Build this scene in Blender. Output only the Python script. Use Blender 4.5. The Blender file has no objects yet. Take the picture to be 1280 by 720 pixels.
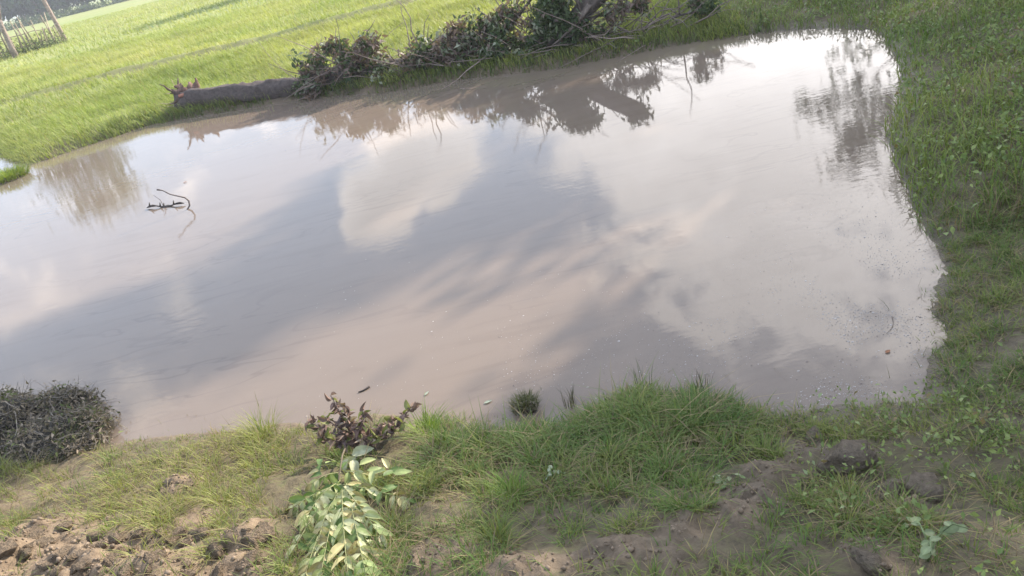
import bpy, math, random
import numpy as np
from mathutils import Vector, Matrix

SC = bpy.context.scene
COL = SC.collection
rng = np.random.default_rng(7)
random.seed(7)

# ------------------------------------------------------------------ camera
F_PX, PITCH, ROLL, CAM_H = 949.0, math.radians(26.8), math.radians(13.8), 2.15
_rt = Vector((1, 0, 0))
_fw = Vector((0, math.cos(PITCH), -math.sin(PITCH)))
_up = Vector((0, math.sin(PITCH), math.cos(PITCH)))
_cx = _rt * math.cos(ROLL) - _up * math.sin(ROLL)
_cy = _rt * math.sin(ROLL) + _up * math.cos(ROLL)
cam_d = bpy.data.cameras.new('camera')
cam = bpy.data.objects.new('camera', cam_d)
COL.objects.link(cam)
cam_d.sensor_width = 36.0
cam_d.lens = F_PX / 1280.0 * 36.0
cam_d.clip_start = 0.05
cam_d.clip_end = 6000.0
_m = Matrix((_cx, _cy, -_fw)).transposed().to_4x4()
_m.translation = Vector((0, 0, CAM_H))
cam.matrix_world = _m
SC.camera = cam

# ------------------------------------------------------------------ sky, sun, exposure
SUN_AZ, SUN_EL = math.radians(50.0), math.radians(27.0)
SC.view_settings.view_transform = 'Standard'
SC.view_settings.look = 'None'
SC.view_settings.gamma = 1.0
SC.view_settings.exposure = 1.05
SC.cycles.use_denoising = True
SC.cycles.max_bounces = 8
SC.cycles.transparent_max_bounces = 8

world = bpy.data.worlds.new('World')
SC.world = world
world.use_nodes = True


class NT:
    """short-hand for building node trees"""
    def __init__(self, tree):
        self.t = tree
        tree.nodes.clear()

    def n(self, kind, **kw):
        nd = self.t.nodes.new(kind)
        for k, v in kw.items():
            if k.startswith('i_'):
                key = k[2:]
                nd.inputs[int(key) if key.isdigit() else key.replace('_', ' ')].default_value = v
            else:
                setattr(nd, k, v)
        return nd

    def l(self, a, ao, b, bi):
        self.t.links.new(a.outputs[ao], b.inputs[bi])

    def math(self, op, a, b=None, clamp=False):
        m = self.n('ShaderNodeMath', operation=op, use_clamp=clamp)
        for i, v in enumerate((a, b)):
            if v is None:
                continue
            if isinstance(v, (int, float)):
                m.inputs[i].default_value = v
            else:
                self.t.links.new(v, m.inputs[i])
        return m.outputs[0]

    def maprange(self, v, a, b, c, d, smooth=False):
        m = self.n('ShaderNodeMapRange')
        if smooth:
            m.interpolation_type = 'SMOOTHSTEP'
        self.t.links.new(v, m.inputs[0])
        for i, x in zip((1, 2, 3, 4), (a, b, c, d)):
            m.inputs[i].default_value = x
        return m.outputs[0]

    def mix(self, fac, a, b, mode='MIX'):
        m = self.n('ShaderNodeMix', data_type='RGBA', blend_type=mode)
        for sock, v in ((m.inputs[0], fac), (m.inputs[6], a), (m.inputs[7], b)):
            if hasattr(v, 'links'):
                self.t.links.new(v, sock)
            elif isinstance(v, (int, float)):
                sock.default_value = v
            else:
                sock.default_value = (*v, 1.0)
        return m.outputs[2]

    def ramp(self, fac, stops):
        r = self.n('ShaderNodeValToRGB')
        e = r.color_ramp.elements
        while len(e) < len(stops):
            e.new(0.5)
        for k, (p, c) in zip(e, stops):
            k.position = p
            k.color = (*c, 1.0)
        self.t.links.new(fac, r.inputs[0])
        return r.outputs[0]

    def noise(self, vec, scale, detail=4, rough=0.55, distort=0.0):
        n = self.n('ShaderNodeTexNoise')
        n.inputs['Scale'].default_value = scale
        n.inputs['Detail'].default_value = detail
        n.inputs['Roughness'].default_value = rough
        n.inputs['Distortion'].default_value = distort
        if vec is not None:
            self.t.links.new(vec, n.inputs['Vector'])
        return n.outputs[0]


def dirv(az, el):
    az, el = math.radians(az), math.radians(el)
    return (math.sin(az) * math.cos(el), math.cos(az) * math.cos(el), math.sin(el))


def build_world():
    w = NT(world.node_tree)
    tc = w.n('ShaderNodeTexCoord')
    sky = w.n('ShaderNodeTexSky', sky_type='NISHITA')
    sky.sun_disc = False
    sky.sun_elevation = SUN_EL
    sky.sun_rotation = SUN_AZ
    sky.air_density = 1.0
    sky.dust_density = 1.2
    sky.ozone_density = 2.5
    d = tc.outputs['Generated']
    mp = w.n('ShaderNodeMapping')
    mp.inputs['Scale'].default_value = (1.0, 1.0, 1.7)
    w.t.links.new(d, mp.inputs['Vector'])
    n1 = w.noise(mp.outputs[0], 12.0, 10, 0.62, 0.4)
    n2 = w.noise(mp.outputs[0], 1.7, 5, 0.5, 0.0)
    dens = w.math('ADD', w.math('MULTIPLY', n1, 1.7), w.math('MULTIPLY', n2, 0.5))

    def blob(az, el, r, amt):
        nonlocal dens
        dt = w.n('ShaderNodeVectorMath', operation='DOT_PRODUCT')
        w.t.links.new(d, dt.inputs[0])
        dt.inputs[1].default_value = dirv(az, el)
        v = w.maprange(dt.outputs['Value'], math.cos(math.radians(r)), 1.0, 0.0, amt, True)
        dens = w.math('ADD', dens, v)
    for b in CLOUDS:
        blob(*b)
    fac = w.maprange(dens, 1.12, 1.52, 0.0, 1.0, True)
    veil = w.maprange(n2, 0.3, 0.7, 0.55, 0.72)
    shade = w.maprange(dens, 1.45, 2.0, 1.0, 0.8)
    cl = w.n('ShaderNodeVectorMath', operation='SCALE')
    cl.inputs[0].default_value = (9.2, 8.9, 8.8)
    ds = w.n('ShaderNodeVectorMath', operation='DOT_PRODUCT')
    w.t.links.new(d, ds.inputs[0])
    ds.inputs[1].default_value = dirv(math.degrees(SUN_AZ), math.degrees(SUN_EL))
    glow = w.maprange(ds.outputs['Value'], 0.72, 1.0, 1.0, 2.2)            # clouds near the sun are lit through
    w.t.links.new(w.math('MULTIPLY', shade, glow), cl.inputs['Scale'])
    sepz = w.n('ShaderNodeSeparateXYZ')
    w.t.links.new(d, sepz.inputs[0])
    low = w.maprange(sepz.outputs[2], 0.0, 0.30, 0.62, 0.0, True)
    hazy = w.mix(w.math('MAXIMUM', veil, low), sky.outputs[0], (4.9, 5.7, 7.0))
    colr = w.mix(fac, hazy, cl.outputs[0])
    bg = w.n('ShaderNodeBackground')
    bg.inputs['Strength'].default_value = 0.15
    w.t.links.new(colr, bg.inputs['Color'])
    out = w.n('ShaderNodeOutputWorld')
    w.l(bg, 0, out, 0)


# az, el, radius, bias: the clouds that the pond mirrors; elsewhere the noise makes them
CLOUDS = [(-4, 16.0, 4.6, 0.75), (-9.0, 18.9, 3.6, 0.75), (-7, 16, 4, 0.3), (-16, 16, 6, -0.25), (3, 20, 6.5, -0.16), (-3, 26, 10, -0.25), (-13, 24, 8, -0.25),
          (19, 15, 13, 0.34), (27, 14, 14, 0.36), (13, 20, 10, 0.26), (26, 25, 12, 0.32), (19, 30, 9, 0.26),
          (7, 13, 9, 0.18), (14, 44, 15, -0.25), (-15, 33, 16, -0.2)]
build_world()

S = Vector((math.sin(SUN_AZ) * math.cos(SUN_EL), math.cos(SUN_AZ) * math.cos(SUN_EL), math.sin(SUN_EL)))
sun_d = bpy.data.lights.new('sun', 'SUN')
sun_d.energy = 4.9
sun_d.angle = math.radians(0.6)
sun_d.color = (1.0, 0.90, 0.76)
sun = bpy.data.objects.new('sun', sun_d)
sun.rotation_euler = S.to_track_quat('Z', 'Y').to_euler()
sun.location = S * 60
COL.objects.link(sun)


# ------------------------------------------------------------------ helpers
def ray_np(px, py):
    u = np.asarray(px, float) - 640.0
    v = 360.0 - np.asarray(py, float)
    r = u * math.cos(ROLL) + v * math.sin(ROLL)
    d = -u * math.sin(ROLL) + v * math.cos(ROLL)
    y = F_PX * math.cos(PITCH) + d * math.sin(PITCH)
    z = -F_PX * math.sin(PITCH) + d * math.cos(PITCH)
    return r, y, z


def flat(px, py, z=0.0):
    """where the sight line through a photo pixel meets the level z"""
    r, y, dz = ray_np(px, py)
    t = (z - CAM_H) / dz
    return np.array([r * t, y * t])


def at_depth(px, py, Y):
    """the point of the sight line at world y = Y"""
    r, y, dz = ray_np(px, py)
    t = Y / y
    return Vector((r * t, Y, CAM_H + dz * t))


def sstep(a, b, x):
    t = np.clip((x - a) / (b - a), 0, 1)
    return t * t * (3 - 2 * t)


def _hash(ix, iy, seed):
    h = (ix.astype(np.int64) * 374761393 + iy.astype(np.int64) * 668265263 + seed * 974711) & 0x7fffffff
    h = ((h ^ (h >> 13)) * 1274126177) & 0x7fffffff
    h = h ^ (h >> 16)
    return (h & 0xffff) / 65535.0


def vnoise(x, y, seed=0):
    x = np.asarray(x, float); y = np.asarray(y, float)
    ix = np.floor(x); iy = np.floor(y)
    fx = x - ix; fy = y - iy
    fx = fx * fx * (3 - 2 * fx); fy = fy * fy * (3 - 2 * fy)
    a = _hash(ix, iy, seed); b = _hash(ix + 1, iy, seed)
    c = _hash(ix, iy + 1, seed); d = _hash(ix + 1, iy + 1, seed)
    return (a * (1 - fx) + b * fx) * (1 - fy) + (c * (1 - fx) + d * fx) * fy


def fbm(x, y, seed=0, octv=4):
    s = 0; a = 0.5; tot = 0
    for k in range(octv):
        s = s + a * vnoise(x * 2 ** k, y * 2 ** k, seed + k * 17)
        tot += a
        a *= 0.5
    return s / tot


def mesh_np(name, V, polys, mat, parent=None, col=None, smooth=False, kind=None):
    """polys: list of (n,k) index arrays"""
    me = bpy.data.meshes.new(name)
    V = np.asarray(V, np.float32)
    me.vertices.add(len(V))
    me.vertices.foreach_set('co', V.ravel())
    li = np.concatenate([np.asarray(p, np.int32).ravel() for p in polys])
    tot = np.concatenate([np.full(len(p), p.shape[1], np.int32) for p in polys])
    st = np.concatenate([[0], np.cumsum(tot)[:-1]]).astype(np.int32)
    me.loops.add(len(li))
    me.loops.foreach_set('vertex_index', li)
    me.polygons.add(len(tot))
    me.polygons.foreach_set('loop_start', st)
    me.polygons.foreach_set('loop_total', tot)
    if smooth:
        me.polygons.foreach_set('use_smooth', np.ones(len(tot), bool))
    if col is not None:
        a = me.attributes.new('Col', 'FLOAT_COLOR', 'POINT')
        c = np.ones((len(V), 4), np.float32)
        c[:, :3] = col
        a.data.foreach_set('color', c.ravel())
    me.update(calc_edges=True)
    me.materials.append(mat)
    o = bpy.data.objects.new(name, me)
    COL.objects.link(o)
    if parent is not None:
        o.parent = parent
    if kind:
        o['kind'] = kind
    return o


def tag(o, label, cat, group=None, kind=None):
    o['label'] = label
    o['category'] = cat
    if group:
        o['group'] = group
    if kind:
        o['kind'] = kind
    return o


def empty(name, loc, label, cat, group=None):
    o = bpy.data.objects.new(name, None)
    o.empty_display_size = 0.1
    o.location = loc
    COL.objects.link(o)
    return tag(o, label, cat, group)


class Geo:
    """collects tapered tubes and leaves into one mesh"""
    def __init__(self):
        self.v = []; self.q = []; self.t = []; self.c = []; self.n = 0

    def add(self, V, quads=None, tris=None, col=(1, 1, 1)):
        V = np.asarray(V, float).reshape(-1, 3)
        self.v.append(V)
        if quads is not None and len(quads):
            self.q.append(np.asarray(quads) + self.n)
        if tris is not None and len(tris):
            self.t.append(np.asarray(tris) + self.n)
        c = np.asarray(col, float)
        self.c.append(np.broadcast_to(c, (len(V), 3)))
        self.n += len(V)

    def tube(self, pts, rad, sides=6, col=(1, 1, 1), rough=0.0, r=None):
        P = np.asarray(pts, float)
        n = len(P)
        rad = np.broadcast_to(np.asarray(rad, float), (n,)) if np.ndim(rad) else np.full(n, rad)
        T = np.gradient(P, axis=0)
        T /= np.linalg.norm(T, axis=1)[:, None] + 1e-9
        ref = np.array([0, 0, 1.0]) if abs(T[0, 2]) < 0.9 else np.array([1.0, 0, 0])
        A = np.cross(T, ref); A /= np.linalg.norm(A, axis=1)[:, None] + 1e-9
        B = np.cross(T, A)
        th = np.linspace(0, 2 * np.pi, sides, endpoint=False)
        R = rad[:, None] * np.ones((n, sides))
        if rough:
            R = R * (1 + rough * (rng.random((n, sides)) - 0.5) * 2)
        V = P[:, None, :] + R[..., None] * (np.cos(th)[None, :, None] * A[:, None, :] + np.sin(th)[None, :, None] * B[:, None, :])
        V = V.reshape(-1, 3)
        i = np.arange(n - 1)[:, None] * sides
        j = np.arange(sides)[None, :]
        k = (j + 1) % sides
        q = np.stack([i + j, i + k, i + sides + k, i + sides + j], -1).reshape(-1, 4)
        caps = []
        V = np.vstack([V, P[:1], P[-1:]])
        c0, c1 = n * sides, n * sides + 1
        for a in range(sides):
            b = (a + 1) % sides
            caps.append((c0, b, a))
            caps.append((c1, (n - 1) * sides + a, (n - 1) * sides + b))
        self.add(V, q, caps, col)

    def build(self, name, mat, parent=None, smooth=False, kind=None, origin=None):
        V = np.vstack(self.v)
        if origin is not None:
            V = V - np.asarray(origin, float)
        polys = []
        if self.q:
            polys.append(np.vstack(self.q))
        if self.t:
            polys.append(np.vstack(self.t))
        return mesh_np(name, V, polys, mat, parent, np.vstack(self.c), smooth, kind)


def unit(v):
    return v / (np.linalg.norm(v, axis=-1, keepdims=True) + 1e-9)


def leaves_np(P, size, col, aspect=0.45, droop=0.0, fold=0.25, up=None, rand=None):
    """many leaf faces: 6 verts, 2 quads each, folded on the midrib. P (n,3), size (n,), col (n,3)"""
    r = rand or rng
    n = len(P)
    D = unit(r.normal(size=(n, 3)) + np.array([0, 0, -droop]))
    U = unit(r.normal(size=(n, 3)) + (np.array([0, 0, 0.0]) if up is None else np.asarray(up)))
    W = unit(np.cross(D, U))
    N = np.cross(W, D)
    s = size[:, None]
    a = P
    tip = P + D * s - N * s * 0.12
    m1 = P + D * s * 0.5
    w = s * aspect * 0.5
    l1 = P + D * s * 0.42 + W * w + N * w * fold
    r1 = P + D * s * 0.42 - W * w + N * w * fold
    V = np.stack([a, l1, m1, r1, tip], 1).reshape(-1, 3)
    b = np.arange(n)[:, None] * 5
    q = np.vstack([b + np.array([[0, 2, 4, 1]]), b + np.array([[0, 3, 4, 2]])])
    C = np.repeat(col, 5, axis=0)
    return V, q, C


def blades_np(root, head, h, w, bend, col, seg=3, twist=None, tipcol=0.25):
    """grass blades, vectorised: root (n,3); heading; height; width; bend (horizontal reach / height)"""
    n = len(root)
    d = np.stack([np.cos(head), np.sin(head), np.zeros(n)], 1)
    tw = head + np.pi / 2 if twist is None else twist
    s = np.stack([np.cos(tw), np.sin(tw), np.zeros(n)], 1)
    rows = []
    cols = []
    for k in range(seg):
        t = k / seg
        c = root + d * (h * bend * t * t)[:, None] + np.array([0, 0, 1.0]) * (h * (t - 0.28 * bend * t * t))[:, None]
        ww = (w * (1 - 0.55 * t) * (0.75 if k == 0 else 1) * 0.5)[:, None]
        rows += [c - s * ww, c + s * ww]
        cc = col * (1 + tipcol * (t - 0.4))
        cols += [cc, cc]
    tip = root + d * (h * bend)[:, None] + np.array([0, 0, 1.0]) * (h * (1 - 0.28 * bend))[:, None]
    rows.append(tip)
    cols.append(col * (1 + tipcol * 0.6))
    m = 2 * seg + 1
    V = np.stack(rows, 1).reshape(-1, 3)
    C = np.stack(cols, 1).reshape(-1, 3)
    b = np.arange(n)[:, None] * m
    polys = []
    qs = [b + np.array([[2 * k, 2 * k + 1, 2 * k + 3, 2 * k + 2]]) for k in range(seg - 1)]
    if qs:
        polys.append(np.vstack(qs))
    polys.append(b + np.array([[2 * seg - 2, 2 * seg - 1, 2 * seg]]))
    return V, polys, C


# ------------------------------------------------------------------ materials
def new_mat(name):
    m = bpy.data.materials.new(name)
    m.use_nodes = True
    return m, NT(m.node_tree)


def leaf_material(name, trans=0.35, rough=0.6, spec=0.25):
    m, t = new_mat(name)
    at = t.n('ShaderNodeAttribute', attribute_name='Col')
    geo = t.n('ShaderNodeNewGeometry')
    nz = t.noise(geo.outputs['Position'], 35.0, 3)
    c = t.mix(1.0, at.outputs['Color'], t.ramp(nz, [(0.3, (0.75, 0.75, 0.75)), (0.7, (1.2, 1.2, 1.2))]), 'MULTIPLY')
    p = t.n('ShaderNodeBsdfPrincipled')
    p.inputs['Roughness'].default_value = rough
    p.inputs['Specular IOR Level'].default_value = spec
    t.t.links.new(c, p.inputs['Base Color'])
    tr = t.n('ShaderNodeBsdfTranslucent')
    t.t.links.new(t.mix(1.0, c, (1.1, 1.15, 0.6), 'MULTIPLY'), tr.inputs['Color'])
    mx = t.n('ShaderNodeMixShader')
    mx.inputs[0].default_value = trans
    t.l(p, 0, mx, 1)
    t.l(tr, 0, mx, 2)
    o = t.n('ShaderNodeOutputMaterial')
    t.l(mx, 0, o, 0)
    return m


def solid_material(name, scale=30.0, amp=0.35, bump=0.5, dist=0.01, rough=0.9, stretch=None):
    """colour from the Col attribute with noise grain and bump"""
    m, t = new_mat(name)
    at = t.n('ShaderNodeAttribute', attribute_name='Col')
    tc = t.n('ShaderNodeTexCoord')
    vec = tc.outputs['Object']
    if stretch:
        mp = t.n('ShaderNodeMapping')
        mp.inputs['Scale'].default_value = stretch
        t.t.links.new(vec, mp.inputs['Vector'])
        vec = mp.outputs[0]
    nz = t.noise(vec, scale, 7, 0.65)
    c = t.mix(1.0, at.outputs['Color'], t.ramp(nz, [(0.28, (1 - amp,) * 3), (0.72, (1 + amp,) * 3)]), 'MULTIPLY')
    p = t.n('ShaderNodeBsdfPrincipled')
    p.inputs['Roughness'].default_value = rough
    p.inputs['Specular IOR Level'].default_value = 0.2
    t.t.links.new(c, p.inputs['Base Color'])
    b = t.n('ShaderNodeBump')
    b.inputs['Strength'].default_value = bump
    b.inputs['Distance'].default_value = dist
    t.t.links.new(nz, b.inputs['Height'])
    t.l(b, 0, p, 'Normal')
    o = t.n('ShaderNodeOutputMaterial')
    t.l(p, 0, o, 0)
    return m


M_GRASS = leaf_material('grass_blade', 0.38, 0.55, 0.25)
M_LEAF = leaf_material('tree_leaf', 0.30, 0.5, 0.3)
M_PALE = leaf_material('pale_leaf', 0.22, 0.45, 0.35)
M_DRY = leaf_material('dry_leaf', 0.15, 0.8, 0.1)
M_BARK = solid_material('bark', 14.0, 0.5, 0.9, 0.03, 0.95)
M_TWIG = solid_material('twig', 60.0, 0.4, 0.4, 0.004, 0.9)
M_CLOD = solid_material('mud_clod', 3.0, 0.4, 1.0, 0.25, 0.95)
M_FLECK = solid_material('fleck', 200.0, 0.2, 0.2, 0.001, 0.6)


def ground_material():
    m, t = new_mat('earth')
    at = t.n('ShaderNodeAttribute', attribute_name='Col')   # r: bare mud, g: wetness, b: lushness
    sep = t.n('ShaderNodeSeparateColor')
    t.l(at, 'Color', sep, 0)
    geo = t.n('ShaderNodeNewGeometry')
    pos = geo.outputs['Position']
    big = t.noise(pos, 0.12, 4, 0.55)
    mid = t.noise(pos, 1.6, 6, 0.6)
    fine = t.noise(pos, 22.0, 8, 0.68)
    vfine = t.noise(pos, 90.0, 4, 0.6)
    mud = t.ramp(fine, [(0.30, (0.105, 0.073, 0.047)), (0.50, (0.205, 0.148, 0.098)), (0.72, (0.30, 0.225, 0.152))])
    mud = t.mix(t.maprange(mid, 0.35, 0.65, 0.0, 0.45), mud, (0.165, 0.127, 0.088))
    wetf = t.math('MULTIPLY', sep.outputs[1], 0.85, True)
    mud = t.mix(wetf, mud, (0.092, 0.073, 0.053))
    turf = t.ramp(fine, [(0.3, (0.055, 0.045, 0.028)), (0.5, (0.115, 0.092, 0.055)), (0.62, (0.12, 0.115, 0.05)), (0.78, (0.21, 0.17, 0.115))])
    field = t.ramp(mid, [(0.3, (0.18, 0.23, 0.06)), (0.5, (0.235, 0.275, 0.078)), (0.7, (0.31, 0.32, 0.11))])
    field = t.mix(t.maprange(big, 0.4, 0.62, 0.0, 0.6), field, (0.30, 0.29, 0.11))
    turf = t.mix(sep.outputs[2], turf, field)
    base = t.mix(sep.outputs[0], turf, mud)
    p = t.n('ShaderNodeBsdfPrincipled')
    t.t.links.new(base, p.inputs['Base Color'])
    t.t.links.new(t.maprange(sep.outputs[1], 0.3, 1.0, 0.93, 0.42), p.inputs['Roughness'])
    p.inputs['Specular IOR Level'].default_value = 0.3
    b = t.n('ShaderNodeBump')
    b.inputs['Strength'].default_value = 0.8
    b.inputs['Distance'].default_value = 0.02
    t.t.links.new(t.math('ADD', fine, t.math('MULTIPLY', vfine, 0.3)), b.inputs['Height'])
    t.l(b, 0, p, 'Normal')
    o = t.n('ShaderNodeOutputMaterial')
    t.l(p, 0, o, 0)
    return m


def water_material():
    m, t = new_mat('muddy_water')
    geo = t.n('ShaderNodeNewGeometry')
    pos = geo.outputs['Position']
    mp = t.n('ShaderNodeMapping')
    mp.inputs['Rotation'].default_value = (0, 0, math.radians(-42))
    mp.inputs['Scale'].default_value = (0.35, 2.2, 1)
    t.t.links.new(pos, mp.inputs['Vector'])
    silt = t.noise(mp.outputs[0], 1.5, 6, 0.6, 1.6)
    big = t.noise(pos, 0.35, 3, 0.5)
    c = t.ramp(silt, [(0.36, (0.176, 0.134, 0.103)), (0.43, (0.187, 0.143, 0.110)), (0.7, (0.193, 0.149, 0.116))])
    c = t.mix(t.maprange(big, 0.4, 0.65, 0.0, 0.35), c, (0.172, 0.138, 0.112))
    mp3 = t.n('ShaderNodeMapping')                      # thin drift lines of stirred silt
    mp3.inputs['Rotation'].default_value = (0, 0, math.radians(-50))
    mp3.inputs['Scale'].default_value = (0.5, 1.5, 1)
    t.t.links.new(pos, mp3.inputs['Vector'])
    ln = t.noise(mp3.outputs[0], 1.3, 3, 0.5, 1.2)
    line = t.maprange(t.math('ABSOLUTE', t.math('SUBTRACT', ln, 0.5)), 0.0, 0.022, 0.8, 0.0, True)
    line = t.math('MULTIPLY', line, t.maprange(t.noise(pos, 0.6, 2, 0.5), 0.45, 0.6, 0.0, 1.0))
    c = t.mix(line, c, (0.148, 0.112, 0.088))
    p = t.n('ShaderNodeBsdfPrincipled')
    t.t.links.new(c, p.inputs['Base Color'])
    p.inputs['Roughness'].default_value = 0.015
    p.inputs['IOR'].default_value = 1.333
    r1 = t.noise(pos, 5.0, 3, 0.5, 0.4)
    mp2 = t.n('ShaderNodeMapping')
    mp2.inputs['Rotation'].default_value = (0, 0, math.radians(14))
    mp2.inputs['Scale'].default_value = (1.0, 3.2, 1)
    t.t.links.new(pos, mp2.inputs['Vector'])
    r2 = t.noise(mp2.outputs[0], 7.0, 3, 0.55, 0.3)
    patch = t.maprange(t.noise(pos, 0.5, 2, 0.5), 0.40, 0.66, 0.15, 1.15)
    hgt = t.math('MULTIPLY', t.math('ADD', r1, t.math('MULTIPLY', r2, 0.6)), patch)
    b = t.n('ShaderNodeBump')
    b.inputs['Strength'].default_value = 1.0
    b.inputs['Distance'].default_value = 0.0011
    t.t.links.new(hgt, b.inputs['Height'])
    t.l(b, 0, p, 'Normal')
    o = t.n('ShaderNodeOutputMaterial')
    t.l(p, 0, o, 0)
    return m


M_EARTH = ground_material()
M_WATER = water_material()

# ------------------------------------------------------------------ pond outline and terrain
SHORE_PX = [(15, 196), (42, 203), (75, 193), (110, 181), (150, 168), (190, 155), (215, 151), (260, 143), (320, 133), (400, 121), (450, 117),
            (500, 112), (560, 101), (600, 96), (650, 91), (700, 85), (750, 75), (800, 66), (840, 58), (880, 50), (915, 45), (950, 41), (990, 38),
            (1030, 36), (1070, 37), (1098, 42), (1112, 60), (1122, 83), (1126, 105), (1124, 128), (1113, 148), (1109, 168), (1117, 195), (1127, 217),
            (1138, 246), (1147, 267), (1164, 300), (1182, 335), (1172, 358), (1160, 378), (1166, 400), (1168, 422), (1160, 455), (1150, 488),
            (1110, 497), (1060, 503), (1010, 516), (965, 517), (925, 502), (880, 492), (840, 496), (800, 492), (765, 503), (730, 520), (690, 526),
            (640, 528), (590, 526), (540, 520), (480, 518), (430, 524), (380, 528), (330, 532), (270, 540), (200, 546), (130, 550), (60, 556), (0, 560)]
_sh = [tuple(flat(x, y)) for x, y in SHORE_PX]
_sh += [(-4.0, 4.35), (-6.0, 5.2), (-8.6, 7.4), (-10.8, 10.5), (-11.6, 14.0), (-10.8, 16.2), (-9.6, 16.1), (-8.75, 14.9)]
# smooth with Catmull-Rom
SHP = []
_n = len(_sh)
for i in range(_n):
    p0, p1, p2, p3 = (np.array(_sh[(i + k) % _n]) for k in (-1, 0, 1, 2))
    for tt in (0, 0.34, 0.67):
        SHP.append(0.5 * ((2 * p1) + (-p0 + p2) * tt + (2 * p0 - 5 * p1 + 4 * p2 - p3) * tt ** 2 + (-p0 + 3 * p1 - 3 * p2 + p3) * tt ** 3))
SHP = np.array(SHP)


def _sdf_loop(x, y, S_):
    best = np.full(x.shape, 1e18)
    ins = np.zeros(x.shape, bool)
    for (ax, ay), (bx, by) in zip(S_, np.roll(S_, -1, axis=0)):
        ex, ey = bx - ax, by - ay
        t = np.clip(((x - ax) * ex + (y - ay) * ey) / (ex * ex + ey * ey + 1e-12), 0, 1)
        dd = (x - ax - t * ex) ** 2 + (y - ay - t * ey) ** 2
        np.minimum(best, dd, out=best)
        ins ^= ((ay > y) != (by > y)) & (x < ex * (y - ay) / (ey + 1e-18) + ax)
    d = np.sqrt(best)
    return np.where(ins, -d, d)


def sdf(x, y):
    """signed distance to the water's edge, positive on land"""
    x = np.atleast_1d(np.asarray(x, float)); y = np.atleast_1d(np.asarray(y, float))
    sh = x.shape
    x = x.ravel(); y = y.ravel()
    if x.size <= 400:
        A = SHP; E_ = np.roll(SHP, -1, axis=0) - A
        qx = x[:, None] - A[None, :, 0]; qy = y[:, None] - A[None, :, 1]
        t = np.clip((qx * E_[:, 0] + qy * E_[:, 1]) / (E_ ** 2).sum(1), 0, 1)
        d = np.sqrt(((qx - t * E_[:, 0]) ** 2 + (qy - t * E_[:, 1]) ** 2).min(1))
        c = ((A[:, 1] > y[:, None]) != (A[:, 1] + E_[:, 1] > y[:, None])) & (qx < E_[:, 0] * qy / (E_[:, 1] + 1e-18))
        return np.where(c.sum(1) % 2 == 1, -d, d).reshape(sh)
    lo = SHP.min(0) - 0.6; hi = SHP.max(0) + 0.6
    nearp = (x > lo[0]) & (x < hi[0]) & (y > lo[1]) & (y < hi[1])
    d = np.empty(x.shape)
    d[nearp] = _sdf_loop(x[nearp], y[nearp], SHP)
    d[~nearp] = _sdf_loop(x[~nearp], y[~nearp], SHP[::6])
    return d.reshape(sh)


def sig(t):
    return 1 / (1 + np.exp(-np.clip(t, -40, 40)))


def regions(x, y):
    wn = sig((4.35 - 0.27 * x - y) / 0.25)
    wr = (1 - wn) * sig((x - (0.22 * y + 1.1)) / 0.5)
    return wn, wr, 1 - wn - wr


# bare-earth patches: photo pixel, radius in metres, strength
BARE_PX = [(25, 708, .28, 1), (110, 708, .22, 1), (195, 714, .14, 1), (290, 716, .10, .9), (60, 662, .13, .8), (130, 658, .08, .8), (305, 665, .09, .9), (228, 607, .08, 1), (250, 650, .10, .6),
           (540, 698, .10, 1), (585, 682, .08, .9), (655, 715, .10, .9), (735, 706, .08, .9), (775, 690, .09, 1), (840, 668, .09, 1), (835, 705, .08, .8),
           (560, 655, .05, .8), (965, 590, .09, 1), (940, 622, .10, 1), (915, 652, .08, .9), (1085, 690, .07, .9), (1105, 714, .07, .9),
           (1060, 568, .09, .9), (1130, 615, .09, .9), (1000, 560, .10, .8), (1215, 302, .12, .3), (630, 630, .09, .5), (700, 650, .08, .5)]
BARE = []
# lumps pushed up out of the mud: photo pixel, radius, height
LUMP_PX = [(962, 600, .10, .07), (935, 645, .11, .08), (905, 660, .07, .04), (600, 700, .12, .05), (760, 705, .12, .06), (835, 690, .10, .05), (690, 712, .09, .05), (30, 690, .12, .07),
           (100, 705, .14, .08), (180, 712, .10, .07), (225, 612, .09, .05), (300, 672, .08, .06), (990, 690, .09, .05), (1060, 585, .1, .04), (1130, 628, .1, .04), (540, 712, .1, .05)]
LUMPS = []


def bare_mask(x, y):
    s = np.zeros(np.shape(x))
    for bx, by, r, a in BARE:
        q = ((x - bx) ** 2 + (y - by) ** 2) / (r * r)
        s = np.maximum(s, a * np.exp(-q ** 1.5 * 0.7))
    nn = fbm(x * 7, y * 7, 91, 3)
    n2 = fbm(x * 24, y * 24, 92, 2)
    return np.clip(s * (0.40 + 0.75 * nn + 0.5 * n2), 0, 1)


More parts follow.
